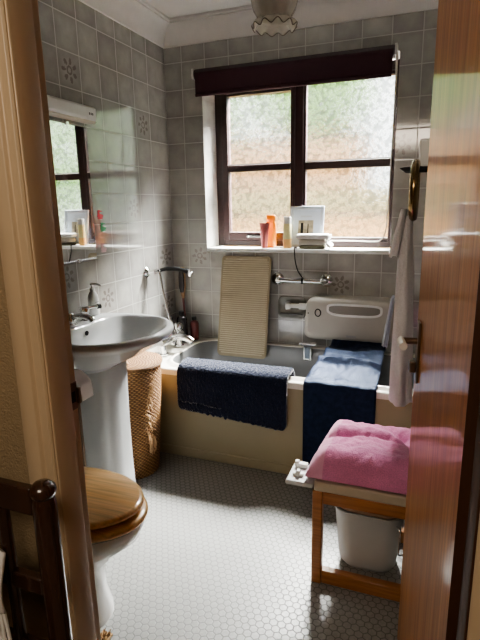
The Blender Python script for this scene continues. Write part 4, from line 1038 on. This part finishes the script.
# ------------------------------------------------------------------ the garden beyond the glass
mb = MB(); mb.add([(-14, 3.2, -.25), (14, 3.2, -.25), (14, 4.8, -.25), (-14, 4.8, -.25)], [(0, 1, 2, 3)])
struct(mb.build('ground_low_bounce', plain('low_bounce_dark_ground', (.10, .095, .085), .9, var=.2, nscale=8), smooth=False))  # unseen dark ground strip, added to limit lamp bounce onto the panes
mb = MB(); mb.add([(-14, 4.8, -.25), (14, 4.8, -.25), (14, 30, -.25), (-14, 30, -.25)], [(0, 1, 2, 3)])
struct(mb.build('ground', M['lawn'], smooth=False))
def add_wall(name, label, mat, x0, x1, y, z1, cat):
    t = thing(name, label, cat, ((x0 + x1) / 2, y, -.25))
    mb = MB(); mb.box(x0, x1, y, y + .22, -.25, z1); mb.build('wall_face', mat, t)
    mb = MB(); mb.box(x0 - .03, x1 + .03, y - .03, y + .25, z1 + .001, z1 + .07); mb.build('coping', M['window_wood'] if mat is M['brick'] else M['fence'], t, bevel=.01)
add_wall('garden_wall', 'long pinkish brick garden wall blurred through the window glass', M['brick'], -6.5, 0.6, 6.8, 1.16, 'garden wall')
add_wall('garden_fence', 'yellowish timber garden fence between the garden wall and outbuilding', M['fence'], -6.0, 0.4, 7.5, 1.46, 'fence')
add_wall('brick_outbuilding', 'orange brick outbuilding behind the garden wall', M['brick'], -4.2, -1.0, 8.2, 2.35, 'outbuilding')
def tree(name, label, x, y, z, r, mat, seed, n=900):
    t = thing(name, label, 'tree', (x, y, -.25)); rnd = random.Random(seed)
    mb = MB(); mb.tube([(x, y, -.25), (x + .05, y, z * .5), (x, y, z)], [.14, .10, .05], 10); mb.build('trunk', M['bark'], t)
    mb = MB()
    for k in range(n):
        d = Vector((rnd.gauss(0, 1), rnd.gauss(0, 1), rnd.gauss(0, 1))).normalized() * r * rnd.uniform(.55, 1.0)
        d.z *= .85; c = Vector((x, y, z)) + d
        a = Vector((rnd.gauss(0, 1), rnd.gauss(0, 1), rnd.gauss(0, 1))).normalized(); bb = a.orthogonal().normalized(); s_ = rnd.uniform(.10, .20)
        mb.add([c + a * s_, c + bb * s_ * .6, c - a * s_, c - bb * s_ * .6], [(0, 1, 2, 3)])
    cr = mb.build('crown', mat, t, smooth=False); cr['kind'] = 'stuff'
tree('garden_tree', 'light green tree rising above the brick wall, seen through right pane', -2.2, 9.6, 3.4, 1.15, M['leaf'], 1)
tree('garden_tree', 'pale green tree at the far left beyond the left window pane', -4.6, 9.4, 3.2, 1.0, M['leaf'], 2)
tree('garden_tree', 'large bright green tree seen reflected in the wall mirror', 3.4, 7.4, 2.6, 2.0, M['leaf'], 3, 2200)
tree('garden_tree', 'leafy green tree right of the one seen in the mirror', 8.2, 8.6, 2.8, 2.0, M['leaf'], 5, 2000)

# ------------------------------------------------------------------ light
w = bpy.data.worlds.new('overcast_sky'); sc.world = w; w.use_nodes = True
nt = w.node_tree; bg = nt.nodes['Background']
tc = nt.nodes.new('ShaderNodeTexCoord'); sx = nt.nodes.new('ShaderNodeSeparateXYZ'); nt.links.new(tc.outputs['Generated'], sx.inputs[0])
cr = ramp(nt, sx.outputs[2], [(.0, (.80, .84, .84)), (.25, (.95, .98, 1.0)), (1.0, (.85, .93, 1.0))]); nt.links.new(cr, bg.inputs[0])
bg.inputs[1].default_value = 1.65
def area(name, loc, target, sx_, sy_, power, col):
    l = bpy.data.lights.new(name, 'AREA'); l.shape = 'RECTANGLE'; l.size = sx_; l.size_y = sy_; l.energy = power; l.color = col
    o = bpy.data.objects.new(name, l); COL.objects.link(o); o.location = loc
    o.rotation_euler = (Vector(target) - Vector(loc)).to_track_quat('-Z', 'Y').to_euler(); return o
sky_ = area('sky_boost_lamp', (.25, 5.0, 4.8), (-.75, 2.9, 1.5), 3.6, 1.7, 6200, (1.0, .98, .95)); sky_.data.spread = math.radians(75)  # unseen area lamp added to boost skylight through the window
area('hall_ceiling_lamp', (-.35, -.75, ZC - .05), (-.3, 1.2, .7), .8, .8, 10, (1.0, .85, .68))

# ------------------------------------------------------------------ camera
cam = bpy.data.cameras.new('camera'); co = bpy.data.objects.new('camera', cam); COL.objects.link(co); sc.camera = co
yaw, pitch, roll, F = .3674013, .2282079, .0187419, 494.09
cyw, syw, cp_, sp2 = math.cos(yaw), math.sin(yaw), math.cos(pitch), math.sin(pitch)
fwd = Vector((-syw * cp_, cyw * cp_, -sp2)); rgt = Vector((cyw, syw, 0)); dwn = fwd.cross(rgt)
r2 = rgt * math.cos(roll) + dwn * math.sin(roll); d2 = -rgt * math.sin(roll) + dwn * math.cos(roll)
mt = Matrix((( r2.x, -d2.x, -fwd.x, 0), (r2.y, -d2.y, -fwd.y, 0), (r2.z, -d2.z, -fwd.z, EYE), (0, 0, 0, 1)))
co.matrix_world = mt
cam.sensor_fit = 'VERTICAL'; cam.sensor_height = 24; cam.lens = F * 24 / 640; cam.clip_start = .02

sc.view_settings.view_transform = 'AgX'; sc.view_settings.look = 'AgX - Medium High Contrast'; sc.view_settings.exposure = 1.5
cy = sc.cycles
cy.use_denoising = True; cy.max_bounces = 10; cy.diffuse_bounces = 5; cy.glossy_bounces = 5; cy.transmission_bounces = 8; cy.transparent_max_bounces = 12
cy.caustics_reflective = False; cy.caustics_refractive = False; cy.sample_clamp_indirect = 6
